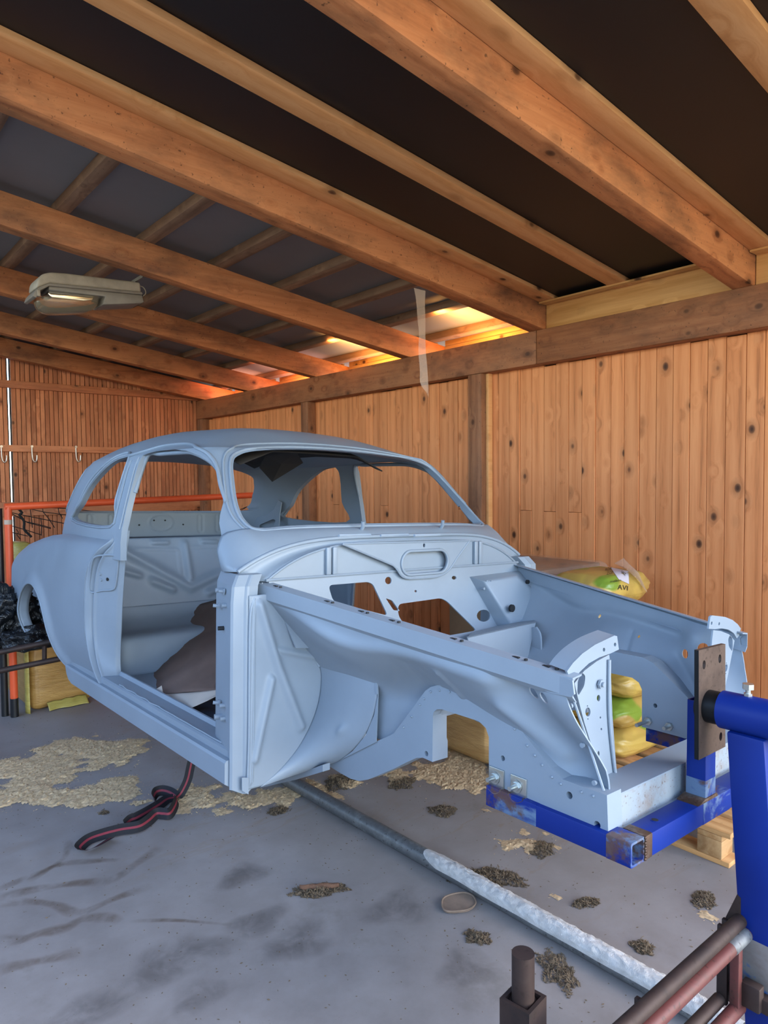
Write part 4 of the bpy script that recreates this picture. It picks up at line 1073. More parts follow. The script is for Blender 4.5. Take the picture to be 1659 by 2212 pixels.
def bare():
    t = NT('ground_back_paint'); v = t.coord(rnd=False); n = t.noise(v, 6, 6, .65, .4)
    c = t.ramp(n, [(.36, lin('0a2b7c')), (.44, lin('2f62a0')), (.5, lin('8a8580')), (.66, lin('7a6a62'))]); t.set(Base_Color=c, Roughness=.45, Metallic=.2); return t.m
M_bare = bare()
e = .0009; za, zb2 = .27, .395
p8 = [postc(za, -e, -WY - e), postc(za, WX + e, -WY - e), postc(za, WX + e, e), postc(za, -e, e), postc(zb2, -e, -WY - e), postc(zb2, WX + e, -WY - e), postc(zb2, WX + e, e), postc(zb2, -e, e)]
hexo('ground_patch', [stw(p) for p in p8], M_bare, st, .006)
# truss foot running across
up1 = atX(1597, 1990, XP - .004); up2 = atX(1607, 2022, XP - .01)
lo1 = atX(1556, 2150, XP - .03)
def alongX(p, x): return Vector((x, p.y, p.z))
tube('foot_pipe', [stw(alongX(up1, XP + .02)), stw(alongX(up1, .62))], .0165, M_dark, st, n=16)
tube('foot_pipe', [stw(alongX(up2, XP + .0)), stw(alongX(up2, .62))], .0165, M_redp, st, n=16)
tube('foot_pipe', [stw(alongX(up2, XP - .002)), stw(alongX(up2, XP - .085))], .0168, M_galv, st, n=16)
zl_ = lo1.z
tube('foot_pipe', [stw(Vector((XP - .03, up2.y, zl_))), stw(Vector((.62, up2.y, zl_)))], .0165, M_redp, st, n=16)
tube('foot_pipe', [stw(Vector((XP - .06, up1.y + .02, zl_ + .012))), stw(Vector((.62, up1.y + .02, zl_ + .012)))], .0150, M_dark, st, n=16)
for xx in (XP - .05, XP - .42):
    box('truss_strut', tuple(stw(Vector((xx - .011, up2.y - .011, zl_)))), tuple(stw(Vector((xx + .011, up2.y + .011, up2.z - .008)))), M_redp, st, bev=.003)
    box('truss_strut', tuple(stw(Vector((xx - .006, up1.y + .005, zl_)))), tuple(stw(Vector((xx + .006, up1.y + .030, up1.z)))), M_dark, st, bev=.002)
# gusset, angle bracket and clamp at the foot of the post
g = [atX(x, y, XP - .001) for x, y in ((1592, 1932), (1566, 1984), (1600, 1990), (1600, 1940))]
slab('gusset', [stw(p) for p in g], (.006, 0, 0), M_dark, st)
box('angle_iron', tuple(stw(Vector((XP - .01, up1.y + .01, zl_ - .02)))), tuple(stw(Vector((XP + .002, up1.y + .04, up1.z - .01)))), M_dark, st, bev=.002)
box('cross_bar', tuple(stw(Vector((XP - .03, up2.y - .10, zl_ + .01)))), tuple(stw(Vector((XP - .002, up1.y + .04, zl_ + .045)))), M_dark, st, bev=.003)
cq = atX(1625, 2150, XP - .03)
box('caster_fork', tuple(stw(cq + Vector((-.014, -.022, -.03)))), tuple(stw(cq + Vector((.014, .022, .03)))), M_dark, st, bev=.004)
box('foot_leg', tuple(stw(Vector((XP - .004, postc(.2, 0, -WY / 2).y - .03, FZ)))), tuple(stw(Vector((XP + .05, postc(.2, 0, -WY / 2).y + .03, .17)))), M_blue, st, bev=.004)
tube('foot_leg', [stw(Vector((.66, up2.y, FZ))), stw(Vector((.66, up2.y, up2.z)))], .018, M_dark, st, n=14)

# ---- loose steel pin in its square socket, in the foreground
pD = 1.42
pt_ = atD(1130, 2058, pD); jb = empty('jack_leg', loc=(pt_.x, pt_.y, FZ))
tag(jb, 'rusty round steel pin in a square socket in the foreground', 'jack leg')
rp_ = 24.5 / F_PX * pD
tube('pin', [Vector((0, 0, pt_.z - FZ)), Vector((0, 0, .10))], rp_, M_dark, jb, n=28)
zs = atD(1135, 2150, pD).z - FZ - .006
Rz = Matrix.Rotation(math.radians(8), 4, 'Z')
bm = bmesh.new(); o, i_ = .034, .026
for (lo, hi) in (((-o, -o, 0), (-i_, o, zs)), ((i_, -o, 0), (o, o, zs)), ((-i_, -o, 0), (i_, -i_, zs)), ((-i_, i_, 0), (i_, o, zs))): boxv(bm, lo, hi, Rz)
bmo('socket', bm, M_dark, jb)
tube('collar', ell((0, 0, zs - .012), Vector((rp_ * 1.12, 0, 0)), Vector((0, rp_ * 1.12, 0)), 20), .005, M_dark, jb, n=8, closed=True)

# ---- dark truss of the rear stand, seen behind the wheel arch
DR = 4.05
t0, t1 = atD(-40, 1417, DR - .1), atD(150, 1378, DR + .1); u0, u1 = atD(-40, 1457, DR - .1), atD(150, 1422, DR + .1)
rs = empty('rear_stand', loc=(t0.x, t0.y, FZ)); tag(rs, 'dark rusty pipe truss of the stand under the rear of the car', 'stand')
r_ = lambda p: Vector(p) - Vector(rs.location)
dx_ = (t1 - t0).normalized()
tube('truss_pipe', [r_(t0), r_(t1 + dx_ * .5)], .0165, M_dark, rs, n=12); tube('truss_pipe', [r_(u0), r_(u1 + dx_ * .5)], .0165, M_dark, rs, n=12)
q0, q1 = atD(96, 1392, DR + .06), atD(96, 1434, DR + .06); tube('truss_strut', [r_(q0), r_(q1)], .013, M_dark, rs, n=10)
tube('truss_leg', [r_(u1 + dx_ * .45), r_(Vector(((u1 + dx_ * .45).x, (u1 + dx_ * .45).y, FZ)))], .018, M_dark, rs, n=10)
tube('truss_leg', [r_(u0), r_(Vector((u0.x, u0.y, FZ)))], .018, M_dark, rs, n=10)
# ================================================================== things standing around
from mathutils import noise as mn
def nz(p, s=1.0): return mn.noise(Vector(p) * s)
# ---- light fitting under the rafters
M_lampgrey = plain('dirty_grey_plastic', '8d8271', .6, 0, .2, 14, .05); M_lamprim = plain('lamp_rim_grey', '6f675c', .5, 0, .15, 12)
M_refl = plain('lamp_reflector', 'd8d2c4', .18, 1.0, .08, 8)
t = NT('clear_lamp_bowl'); t.set(Base_Color=lin('e6d9bd'), Roughness=.12); t.b.inputs['Transmission Weight'].default_value = .92; t.b.inputs['IOR'].default_value = 1.25; M_bowl = t.m
YL_ = 4.60
lp0 = atY(190, 640, YL_); lamp = empty('lamp_fitting', loc=lp0); tag(lamp, 'dirty grey lamp fitting with a clear bowl hung under the rafters', 'lamp')
def lq(x, y, dy=0.0): return atY(x, y, YL_) + Vector((0, dy, 0)) - lp0
def extr(name, px, w, mat, parent, bev=.012, y0=0.0, seg=3):
    pts = [lq(x, y, y0) for x, y in px]; bm = bmesh.new()
    a = [bm.verts.new(p) for p in pts]; b = [bm.verts.new(p + Vector((0, w, 0))) for p in pts]; n = len(pts)
    bm.faces.new(a[::-1]); bm.faces.new(b)
    for i in range(n): bm.faces.new((a[i], a[(i + 1) % n], b[(i + 1) % n], b[i]))
    bmesh.ops.recalc_face_normals(bm, faces=bm.faces)
    if bev: bmesh.ops.bevel(bm, geom=list(bm.edges), offset=bev, segments=seg, affect='EDGES', profile=.5)
    return bmo(name, bm, mat, parent, True, 45)
extr('canopy', [(79, 622), (81, 602), (92, 591), (110, 587), (140, 589), (304, 609), (306, 632), (110, 612)], .20, M_lampgrey, lamp, .016)
extr('rim', [(70, 640), (74, 630), (82, 621), (106, 611.5), (306, 631), (308, 637), (106, 618), (86, 628), (78, 644)], .215, M_lamprim, lamp, .004, -.008)
extr('tray', [(106, 617), (308, 637), (312, 652), (306, 655), (222, 658), (228, 640), (106, 626)], .19, M_lamprim, lamp, .006, .004)
extr('reflector', [(108, 626), (206, 637), (203, 646), (185, 648), (115, 641), (106, 632)], .13, M_refl, lamp, .004, .03)
extr('end_socket', [(305, 622), (316, 632), (313, 652), (305, 656)], .10, M_void, lamp, .004, .05)
bm = bmesh.new(); bl = [lq(x, y) for x, y in ((84, 643), (106, 620), (222, 638))]
cx_ = (bl[0] + bl[2]) / 2; hw = (bl[2].x - bl[0].x) / 2
NU, NVv = 20, 10; rows = []
for i in range(NVv + 1):
    a = math.pi / 2 * i / NVv; r = []
    for k in range(NU):
        ph = 2 * math.pi * k / NU; ex = .55
        c_, s__ = math.copysign(abs(math.cos(ph)) ** ex, math.cos(ph)), math.copysign(abs(math.sin(ph)) ** ex, math.sin(ph))
        rr = math.cos(a) ** .45; x = cx_.x + hw * rr * c_; zz = lerp(bl[0].z + .012, bl[2].z + .004, (x - bl[0].x) / (2 * hw)) - .098 * math.sin(a) ** .9
        r.append(bm.verts.new((x, .10 + .088 * rr * s__, zz)))
    rows.append(r)
for i in range(NVv):
    for k in range(NU):
        q = (rows[i][k], rows[i][(k + 1) % NU], rows[i + 1][(k + 1) % NU], rows[i + 1][k])
        try: bm.faces.new(q)
        except ValueError: pass
bmesh.ops.remove_doubles(bm, verts=bm.verts, dist=.0008)
bmo('bowl', bm, M_bowl, lamp, True, 60)
box('clip', tuple(lq(79, 640, -.014)), tuple(lq(86, 628, .02)), M_lampgrey, lamp, bev=.003)
tube('cable', smoothpts([lq(303, 612, .06), lq(316, 616, .06), lq(322, 626, .06), lq(320, 633, .06), lq(312, 637, .06)], 5), .004, M_lampgrey, lamp, n=8)
box('hanger', tuple(lq(296, 606, -.11)), tuple(lq(300, 600, .10)), M_lamprim, lamp)
box('hanger', tuple(lq(296, 606, -.155)), tuple(lq(300, 585, -.10)), M_lamprim, lamp)

# ---- wall hooks on the slat wall
M_hook = plain('galvanised_hook', 'b3a89c', .35, .9, .1, 20)
lab = ('galvanised wall hook at the edge of the picture', 'galvanised wall hook second from the left on the rail', 'galvanised wall hook nearest the car on the rail')
for (x, y), lb in zip(((3, 962), (69, 962), (164, 963)), lab):
    c = atY(x, y, YL - .05); h = empty('wall_hook', loc=c); tag(h, lb, 'hook', 'hooks on the slat wall rail')
    tube('shank', smoothpts([(0, 0, .0), (0, -.002, -.10), (.006, -.004, -.155), (.022, -.006, -.178), (.040, -.006, -.165), (.046, -.006, -.13), (.046, -.006, -.105)], 6), .0085, M_hook, h, n=10)
    tube('screw_plate', [Vector((0, .006, -.012)), Vector((0, -.008, -.012))], .014, M_hook, h, n=10)

# ---- strip of clear tape hanging from the rafter
t = NT('clear_tape'); tr = t.n('ShaderNodeBsdfTransparent'); mx = t.n('ShaderNodeMixShader'); mx.inputs[0].default_value = .66; tr.inputs[0].default_value = (.98, .93, .88, 1)
t.set(Base_Color=lin('d8b79c'), Roughness=.3); t.l(t.b.outputs[0], mx.inputs[1]); t.l(tr.outputs[0], mx.inputs[2]); t.l(mx.outputs[0], t.out.inputs[0]); M_tape = t.m
tq = [((894, 622), (919, 628)), ((899, 650), (918, 660)), ((902, 690), (919, 692)), ((905, 720), (919, 722)), ((904, 760), (920, 760)), ((907, 800), (923, 795)), ((908, 828), (925, 828)), ((921, 848), (926, 860))]
D_ = (atY(905, 622, 3.108) - CAM).dot(FWD)
pa = [atD(a[0], a[1], D_) for a, b in tq]; pb_ = [atD(b[0], b[1], D_ + .012 * math.sin(i * 1.1)) for i, (a, b) in enumerate(tq)]
A, B = smoothpts(pa, 4), smoothpts(pb_, 4); n = len(A)
o = mo('hanging_tape', A + B, [(i, i + 1, n + i + 1, n + i) for i in range(n - 1)], M_tape, None, True)
tag(o, 'strip of clear plastic tape hanging down from the rafter', 'tape')

# ---- orange goal frame with black net behind the car
M_or = plain('orange_pipe', 'd9552c', .42, 0, .08, 6); M_blk = plain('black_plastic', '17181b', .4, 0, .2, 10); M_net = plain('black_net_cord', '14130f', .8); M_tap = plain('pale_tape', 'b99f8a', .6)
YG = 5.12
g0 = atY(17, 1095, YG); gl = empty('goal_frame', loc=(g0.x, YG, FZ)); tag(gl, 'orange pipe goal frame with a black net behind the car', 'goal')
w2 = lambda p: Vector(p) - Vector(gl.location)
zt = g0.z; xr = atY(602, 1067, YG).x; zr_ = atY(602, 1067, YG).z
tube('post', [w2((g0.x, YG, FZ + .12)), w2((g0.x, YG, zt))], .024, M_or, gl, n=18)
tube('post_foot', [w2((g0.x, YG, FZ)), w2((g0.x, YG, FZ + .125))], .025, M_blk, gl, n=18)
tube('tape_band', [w2((g0.x, YG, zt - .115)), w2((g0.x, YG, zt - .085))], .0248, M_tap, gl, n=18)
tube('crossbar', [w2((g0.x - .02, YG, zt)), w2((xr, YG, zr_))], .024, M_or, gl, n=18)
tube('post', [w2((xr, YG, FZ)), w2((xr, YG, zr_))], .024, M_or, gl, n=18)
tube('back_stay', [w2((g0.x - .045, YG + .06, FZ)), w2((g0.x - .045, YG + .05, zt - .01))], .022, M_blk, gl, n=14)
cords = [[(38, 1098), (48, 1108), (42, 1112), (52, 1126), (52, 1143), (60, 1152), (68, 1160)]]
rope = [atY(x, y, YG + .04) for x, y in cords[0]]
net = tube('net_edge_rope', [w2(p) for p in smoothpts(rope, 3)], .0085, M_net, gl, n=6)
thin = [[(22, 1107), (70, 1117), (130, 1129), (165, 1135)], [(22, 1108), (60, 1129), (110, 1142)], [(55, 1097), (95, 1106), (140, 1112), (175, 1116)], [(25, 1136), (60, 1146), (90, 1156)],
        [(25, 1150), (60, 1158)], [(65, 1099), (68, 1120), (70, 1140)], [(92, 1096), (93, 1106), (105, 1120), (118, 1140)], [(88, 1119), (90, 1135), (89, 1155)], [(126, 1098), (127, 1107), (135, 1120)],
        [(95, 1096), (150, 1099), (200, 1104), (240, 1110)], [(52, 1126), (80, 1132), (110, 1140)], [(35, 1143), (40, 1150), (36, 1155), (44, 1165)],
        [(500, 1108), (530, 1096), (560, 1085), (592, 1078)], [(505, 1113), (528, 1108), (545, 1098), (570, 1095)], [(520, 1112), (522, 1102), (533, 1095)], [(540, 1112), (542, 1100), (552, 1090)], [(556, 1110), (560, 1098), (566, 1088)]]
for c in thin: tube('net_cord', [w2(atY(x, y, YG + .045)) for x, y in c], .0028, M_net, gl, n=5)
pA = atD(597, 1030, 6.3); pB = atD(548, 1112, 6.3); dd = (pB - pA) / (pA.z - pB.z); pf = pA + dd * (pA.z - FZ)
bp_ = tube('leaning_pole', [pA - dd * .05, pf], .030, M_blk, None, n=14); tag(bp_, 'black pole leaning beside the goal frame behind the rear window', 'pole')
tube('pole_stripe', [pA + Vector((-.024, -.014, 0)), pA + dd * .5 + Vector((-.024, -.014, 0))], .008, plain('white_stripe', 'c9ccd2', .3), bp_, n=8)
pA2 = atD(592, 1030, 6.5); bp2 = tube('upright_pole', [Vector((pA2.x, pA2.y, FZ)), pA2 + Vector((0, 0, .05))], .024, M_blk, None, n=14); tag(bp2, 'upright black pole seen through the rear window beside the leaning one', 'pole')

# ---- bundle of black plastic sheet beside the rear wheel arch
t = NT('black_plastic_sheet'); v = t.coord(rnd=False); f = t.noise(v, 18, 4, .6, .8); t.set(Base_Color=lin('15171a'), Roughness=.24); t.bump(f, .9, .03); M_bagk = t.m
def blob(name, c, s, mat, amp=.15, fr=3.0, sub=5, parent=None, ex=.8, fold=0.0):
    bm = bmesh.new(); bmesh.ops.create_icosphere(bm, subdivisions=sub, radius=1.0)
    for q in bm.verts:
        d = q.co.normalized(); p = Vector([math.copysign(abs(k) ** ex, k) for k in d])
        k = 1 + amp * nz(d * fr + Vector(c) * 3) + amp * .5 * nz(d * fr * 2.7 + Vector(c)) - fold * abs(nz(d * fr * 1.6 + Vector(c) * 2)) 
        q.co = Vector((p.x * s[0], p.y * s[1], p.z * s[2])) * k + Vector(c)
    return bmo(name, bm, mat, parent, True)
cb = atD(5, 1330, 4.42)
bb = blob('plastic_bundle', (0, 0, 0), (.20, .17, .19), M_bagk, .35, 2.4, 5, None, .8, .35); bb.location = cb; tag(bb, 'crumpled black plastic bundle beside the rear wheel arch', 'plastic sheet')
for v_ in bb.data.vertices:
    pass
cb2 = atD(75, 1372, 4.40)
b2 = blob('plastic_fold', (0, 0, 0), (.20, .16, .075), M_bagk, .3, 2.0, 4, bb, .8, .25); b2.location = cb2 - cb
rb_ = [cX(x, y, -.66) for x, y in ((98, 1346), (84, 1358), (74, 1372), (72, 1384), (79, 1394))]
tube('plastic_ribbon', [c2w(p) - cb for p in smoothpts(rb_, 4)], .018, M_bagk, bb, n=8, flat=.15)

# ---- pale yellow bale wrapped in film under the rear of the car
def film(name, a, b):
    t = NT(name); v = t.coord(rnd=False, scale=(1, 1, 6)); n = t.noise(v, 5, 6, .6, .7); f = t.noise(v, 30, 3)
    t.set(Base_Color=t.ramp(n, [(.3, lin(a)), (.7, lin(b))]), Roughness=.3); t.bump(t.mix(.4, n, f), .5, .012); return t.m
M_bale = film('yellow_film', '9c7238', 'bd9454'); M_film = film('thin_yellow_film', 'a3934a', 'bfae5e'); M_tan = film('tan_film', 'b18a58', 'cfa873')
def bale(name, lo, hi, mat, bev=.06, amp=.006):
    bm = bmesh.new(); boxv(bm, lo, hi); bmesh.ops.bevel(bm, geom=list(bm.edges), offset=bev, segments=4, affect='EDGES', profile=.5)
    bmesh.ops.subdivide_edges(bm, edges=list(bm.edges), cuts=3, use_grid_fill=True)
    for q in bm.verts: q.co += q.normal * amp * nz(q.co * 9)
    return bmo(name, bm, mat, None, True)
q0 = atZ(52, 1540, FZ); q1 = atZ(182, 1512, FZ)
L_ = .42
bl_ = bale('film_bale', (0, 0, 0), (.43, .62, .50), M_bale); bl_.location = (q0.x + .035, q0.y - .03, FZ); bl_.rotation_euler.z = math.radians(2)
tag(bl_, 'yellow film-wrapped bale standing under the rear of the car', 'bale')
def flap(u, v):
    x = lerp(.10, .36, u); return Vector((x, -.012 - .05 * v * (1 + .5 * nz((x * 9, 0, 0))), .055 - .05 * v + .02 * nz((x * 14, v * 3, 1)) * (1 - v)))
grid('film_flap', flap, 24, 6, M_film, bl_, .002)
def side(u, v): return Vector((-.008 - .02 * math.sin(math.pi * u), lerp(-.02, .06, u), lerp(.0, .5, v)))
grid('film_edge', side, 4, 12, M_film, bl_, .002)
yb_ = atD(33, 1172, 5.4); ybg = bale('yellow_sack', (-.02, 0, -.62), (.16, .22, .0), M_film, .05); ybg.location = yb_ + Vector((.012, .10, -.012)); 
for q in ybg.data.vertices: q.co.z = q.co.z * ((yb_.z - FZ) / .62) if q.co.z < 0 else q.co.z
tag(ybg, 'yellow sack whose corner shows above the rear fender beside the orange post', 'sack')

# ---- pallet and stacked sacks beyond the nose of the car
M_pal = wood('pallet_wood', 'd3a36d', 'c08d58', '96683c', 'y', knots=.3, stain=.2, tint=.12); M_palx = wood('pallet_wood_cross', 'cda06d', 'b98856', '8f6238', 'x', knots=.3, stain=.2, tint=.12)
PX0, PX1, PY0, PY1 = 2.78, 3.80, 1.22, 2.38
pa_ = empty('pallet', loc=((PX0 + PX1) / 2, (PY0 + PY1) / 2, FZ)); tag(pa_, 'wooden pallet under the yellow sacks beyond the front of the car', 'pallet')
def pbx(name, lo, hi, m): L = Vector(pa_.location); return box(name, tuple(Vector(lo) - L), tuple(Vector(hi) - L), m, pa_, bev=.003)
xs_ = [PX0, PX0 + .16, PX0 + .33, PX0 + .50, PX0 + .67, PX0 + .84]
for i, x in enumerate(xs_): pbx('deck_board', (x, PY0 + random.uniform(-.01, .01), FZ + .118), (x + .125, PY1, FZ + .14), M_pal)
for y in (PY0 + .03, (PY0 + PY1) / 2 - .05, PY1 - .13): pbx('bearer', (PX0, y, FZ + .095), (PX1, y + .10, FZ + .117), M_palx)
for y in (PY0 + .03, (PY0 + PY1) / 2 - .05, PY1 - .13):
    for x in (PX0 + .0, (PX0 + PX1) / 2 - .05, PX1 - .11): pbx('block', (x, y, FZ + .022), (x + .10, y + .10, FZ + .095), M_palx)
for x in (PX0, (PX0 + PX1) / 2 - .05, PX1 - .11): pbx('bottom_board', (x, PY0, FZ), (x + .10, PY1, FZ + .021), M_pal)
def sackmat():
    t = NT('printed_yellow_sack'); v = t.coord(rnd=True); n = t.noise(v, 2.4, 3, .5, .4); w = t.noise(v, 14, 4)
    c = t.ramp(n, [(.40, lin('b8924c')), (.50, lin('c8a550')), (.60, lin('a98745'))]); g = t.noise(t.coord(rnd=True, scale=(1.2, 1.2, 1.6)), 2.6, 1, .3)
    c = t.mix(t.ramp(g, [(.625, 0), (.64, 1)]), c, lin('7f9433'))
    t.set(Base_Color=c, Roughness=.35); t.bump(w, .35, .012); return t.m
M_sack = sackmat(); M_label = plain('paper_label', 'd9cfd3', .6, 0, .03); M_ink = plain('black_ink', '1d1a14', .7); M_clear = None
t = NT('clear_film'); tr = t.n('ShaderNodeBsdfTransparent'); mx = t.n('ShaderNodeMixShader'); mx.inputs[0].default_value = .45; t.set(Base_Color=lin('b39a88'), Roughness=.18); t.l(t.b.outputs[0], mx.inputs[1]); t.l(tr.outputs[0], mx.inputs[2]); t.l(mx.outputs[0], t.out.inputs[0]); M_clear = t.m
def sack(c, s, rz, seed, label, group='yellow sacks stacked on the pallet'):
    bm = bmesh.new(); bmesh.ops.create_icosphere(bm, subdivisions=5, radius=1.0)
    for q in bm.verts:
        d = q.co.normalized(); p = Vector((math.copysign(abs(d.x) ** .42, d.x), math.copysign(abs(d.y) ** .42, d.y), math.copysign(abs(d.z) ** .62, d.z)))
        e = max(abs(p.x), abs(p.y)); k = 1 + .035 * nz(p * 2 + Vector((seed, 0, 0))) + .02 * nz(p * 6 + Vector((0, seed, 0)))
        q.co = Vector((p.x * s[0] * k, p.y * s[1] * k, p.z * s[2] * (1 - .30 * sst(.72, 1.0, e)) * k))
    o = bmo('sack', bm, M_sack, None, True); o.location = c; o.rotation_euler.z = math.radians(rz); tag(o, label, 'sack', group); return o
z0_ = FZ + .14; hgt = .150
names = ('bottom', 'second', 'third', 'fourth', 'fifth', 'sixth')
for k in range(5):
    sack((3.36 + random.uniform(-.02, .02) - (.03 if k == 4 else 0), (2.04 if k < 4 else 2.17) + random.uniform(-.015, .015), z0_ + hgt * (k + .5)), (.31, .205, .078) if k < 4 else (.25, .17, .078), random.uniform(-2, 2), k * 3.1,
         'yellow sack with green print, %s from the pallet in its stack' % ('lowest' if k == 0 else names[k]))
ts = sack((3.33, 2.16, z0_ + hgt * 5 + .078), (.24, .19, .085), 3, 31.0, 'topmost yellow sack with a white label, its crown above the far fender')
bpy.context.view_layer.update()
def proj_on(o, px, off=.002):
    dg = bpy.context.evaluated_depsgraph_get(); b = BVHTree.FromObject(o, dg); mi = o.matrix_world.inverted(); out = []
    oc = mi @ CAM
    for x, y in px:
        d = (mi.to_3x3() @ ray(x, y)).normalized(); h = b.ray_cast(oc, d); out.append(None if h[0] is None else h[0] + h[1] * off)
    return out
def patch(name, o, quad, nu, nv, mat, off=.0025):
    a, b, c, d = [Vector((*q, 0)) for q in quad]; px = []
    for i in range(nu + 1):
        for j in range(nv + 1): p = a.lerp(b, i / nu).lerp(d.lerp(c, i / nu), j / nv); px.append((p.x, p.y))
    P = proj_on(o, px, off); fs = []
    idx = {}; V = []
    for i, p in enumerate(P):
        if p is not None: idx[i] = len(V); V.append(p)
    for i in range(nu):
        for j in range(nv):
            q = [i * (nv + 1) + j, (i + 1) * (nv + 1) + j, (i + 1) * (nv + 1) + j + 1, i * (nv + 1) + j + 1]
            if all(k in idx for k in q): fs.append([idx[k] for k in q])
    if not fs: return None
    return mo(name, V, fs, mat, o, True)
def lettering(name, o, txt, org, ux, uy, mat, off=.004):
    """flat print: letters laid on the surface, org/ux/uy in picture units"""
    cu = bpy.data.curves.new('t', 'FONT'); cu.body = txt; cu.size = 1.0; cu.resolution_u = 2; to = bpy.data.objects.new('t', cu); COL.objects.link(to)
    bpy.context.view_layer.update(); me = bpy.data.meshes.new_from_object(to.evaluated_get(bpy.context.evaluated_depsgraph_get()))
    px = [(org[0] + v.co.x * ux[0] + v.co.y * uy[0], org[1] + v.co.x * ux[1] + v.co.y * uy[1]) for v in me.vertices]
    P = proj_on(o, px, off); bad = any(p is None for p in P)
    fs = [tuple(p.vertices) for p in me.polygons]; bpy.data.objects.remove(to); bpy.data.curves.remove(cu)
    if bad:
        ok = [i for i, p in enumerate(P) if p is not None]; rm = {i: k for k, i in enumerate(ok)}; fs = [tuple(rm[i] for i in f) for f in fs if all(i in rm for i in f)]; P = [P[i] for i in ok]
    if fs: mo(name, P, fs, mat, o)
patch('label', ts, ((1315, 1221), (1357, 1229), (1358, 1262), (1336, 1252)), 8, 6, M_label)
lettering('print', ts, '08Z', (1341, 1239), (5.6, 4.2), (2.4, -8.2), M_ink, .005)
lettering('print', ts, 'RDF', (1307, 1235), (7.5, -1.5), (1.2, -8.5), M_ink)
lettering('print', ts, 'ZGE', (1310, 1243), (7.5, -1.5), (1.2, -8.5), M_ink)
lettering('print', ts, 'moben', (1317, 1260), (8.5, -1.4), (.6, -8), M_ink)
lettering('print', ts, 'AVI', (1333, 1273), (15, 2), (1, -15), M_ink)
# clear film wrapped over the top sack
fl_ = [atD(x, y, d) for x, y, d in ((1325, 1217, 3.72), (1348, 1206, 3.80), (1360, 1219, 3.78), (1380, 1238, 3.74), (1398, 1282, 3.7), (1372, 1250, 3.66), (1345, 1225, 3.68))]
bm = bmesh.new(); vv = [bm.verts.new(p - Vector(ts.location)) for p in fl_]; cc = bm.verts.new(sum(fl_, Vector()) / len(fl_) - Vector(ts.location))
for i in range(len(vv)): bm.faces.new((cc, vv[i], vv[(i + 1) % len(vv)]))
fm_ = bmo('film_tail', bm, M_clear, ts, True)
fm_.matrix_parent_inverse = Matrix.Rotation(-ts.rotation_euler.z, 4, 'Z') if False else Matrix.Identity(4)
# tall carton behind, wrapped in film
M_card = plain('brown_carton', '8a6b4d', .8, 0, .12, 6)
ct = empty('carton', loc=(3.45, 2.74, FZ)); tag(ct, 'tall brown film-wrapped carton behind the far fender, left of the sacks', 'carton')
box('carton_body', (-.30, -.30, 0), (.30, .40, 1.035), M_card, ct, bev=.006)
def cf(u, v):
    x = lerp(-.31, .31, u); y = lerp(-.44, .43, v); return Vector((x, y, 1.043 + .012 * nz((x * 9, y * 9, 2)) - .10 * sst(-.30, -.45, y)))
grid('film_cover', cf, 16, 24, M_clear, ct)
# long tan bale lying behind, seen through the axle arch
tb = bale('tan_bale', (-.17, -.55, 0), (.17, .55, .34), M_tan, .07); tb.location = (2.95, 3.02, FZ); tag(tb, 'long tan film-wrapped bale lying by the pine wall, seen through the axle arch', 'bale')

# ---- masking paper inside the car
M_paper = plain('brown_masking_paper', '6a5348', .85, 0, .12, 5); M_paper2 = plain('cream_masking_paper', 'b3a69a', .85, 0, .06, 5); M_floorshade = plain('dark_blue_shading', '2b3445', .9, 0, .15, 8)
mp = empty('masking_paper', loc=c2w((-.2, .4, .06))); tag(mp, 'crumpled brown masking paper lying inside the car', 'paper')
IM = Matrix.Translation(-Vector(mp.location))
def pg(rows, amp, mat, name, nu=40, nv=30):
    R = [smoothpts([cX(x, y, v) for x, y, v in r], 6) for r in rows]
    def f(u, v):
        i = v * (len(R) - 1); k = min(int(i), len(R) - 2); j = u * (len(R[0]) - 1); m = min(int(j), len(R[0]) - 2)
        a = R[k][m].lerp(R[k][m + 1], j - m); b = R[k + 1][m].lerp(R[k + 1][m + 1], j - m); p = a.lerp(b, i - k)
        q = p * 5.0; n = abs(nz(q)) - .2 + .5 * abs(nz(q * 2.3)); p = p + Vector((-amp * n, -amp * .6 * n, amp * .2 * n)); return IM @ c2w(p)
    return grid(name, f, nu, nv, mat, mp, .0015)
pg([[(323, 1367, -.10), (350, 1370, -.12), (385, 1335, -.05), (425, 1310, 0), (472, 1293, .05)],
    [(308, 1410, -.30), (345, 1405, -.30), (385, 1385, -.25), (425, 1370, -.20), (472, 1360, -.15)],
    [(301, 1455, -.48), (340, 1450, -.45), (385, 1435, -.42), (425, 1425, -.40), (472, 1425, -.38)],
    [(302, 1497, -.60), (335, 1500, -.60), (370, 1498, -.60), (420, 1494, -.60), (472, 1492, -.58)]], .030, M_paper, 'paper_sheet')
pg([[(350, 1500, -.605), (385, 1498, -.61), (425, 1495, -.61), (470, 1490, -.60)], [(352, 1512, -.64), (385, 1522, -.645), (415, 1518, -.645), (470, 1500, -.62)], [(355, 1522, -.66), (380, 1536, -.665), (405, 1533, -.665), (470, 1503, -.64)]], .012, M_paper2, 'paper_edge', 24, 10)
slab('paper_corner', [IM @ c2w(cX(x, y, -.665)) for x, y in ((322, 1498), (349, 1481), (355, 1512))], (.002, .002, 0), M_paper2, mp)
dbs = grid('shading', lambda u, v: (CAR_MW @ Vector((lerp(-.66, -.1, u), lerp(-.40, .35, v), .066 + .03 * abs(nz((u * 4, v * 5, 3)))))), 24, 24, M_floorshade, None, .002); tag(dbs, 'dark blue cloth on the car floor behind the hinge pillar', 'shading')  # thin dark blue sheet standing in for shade on the car floor

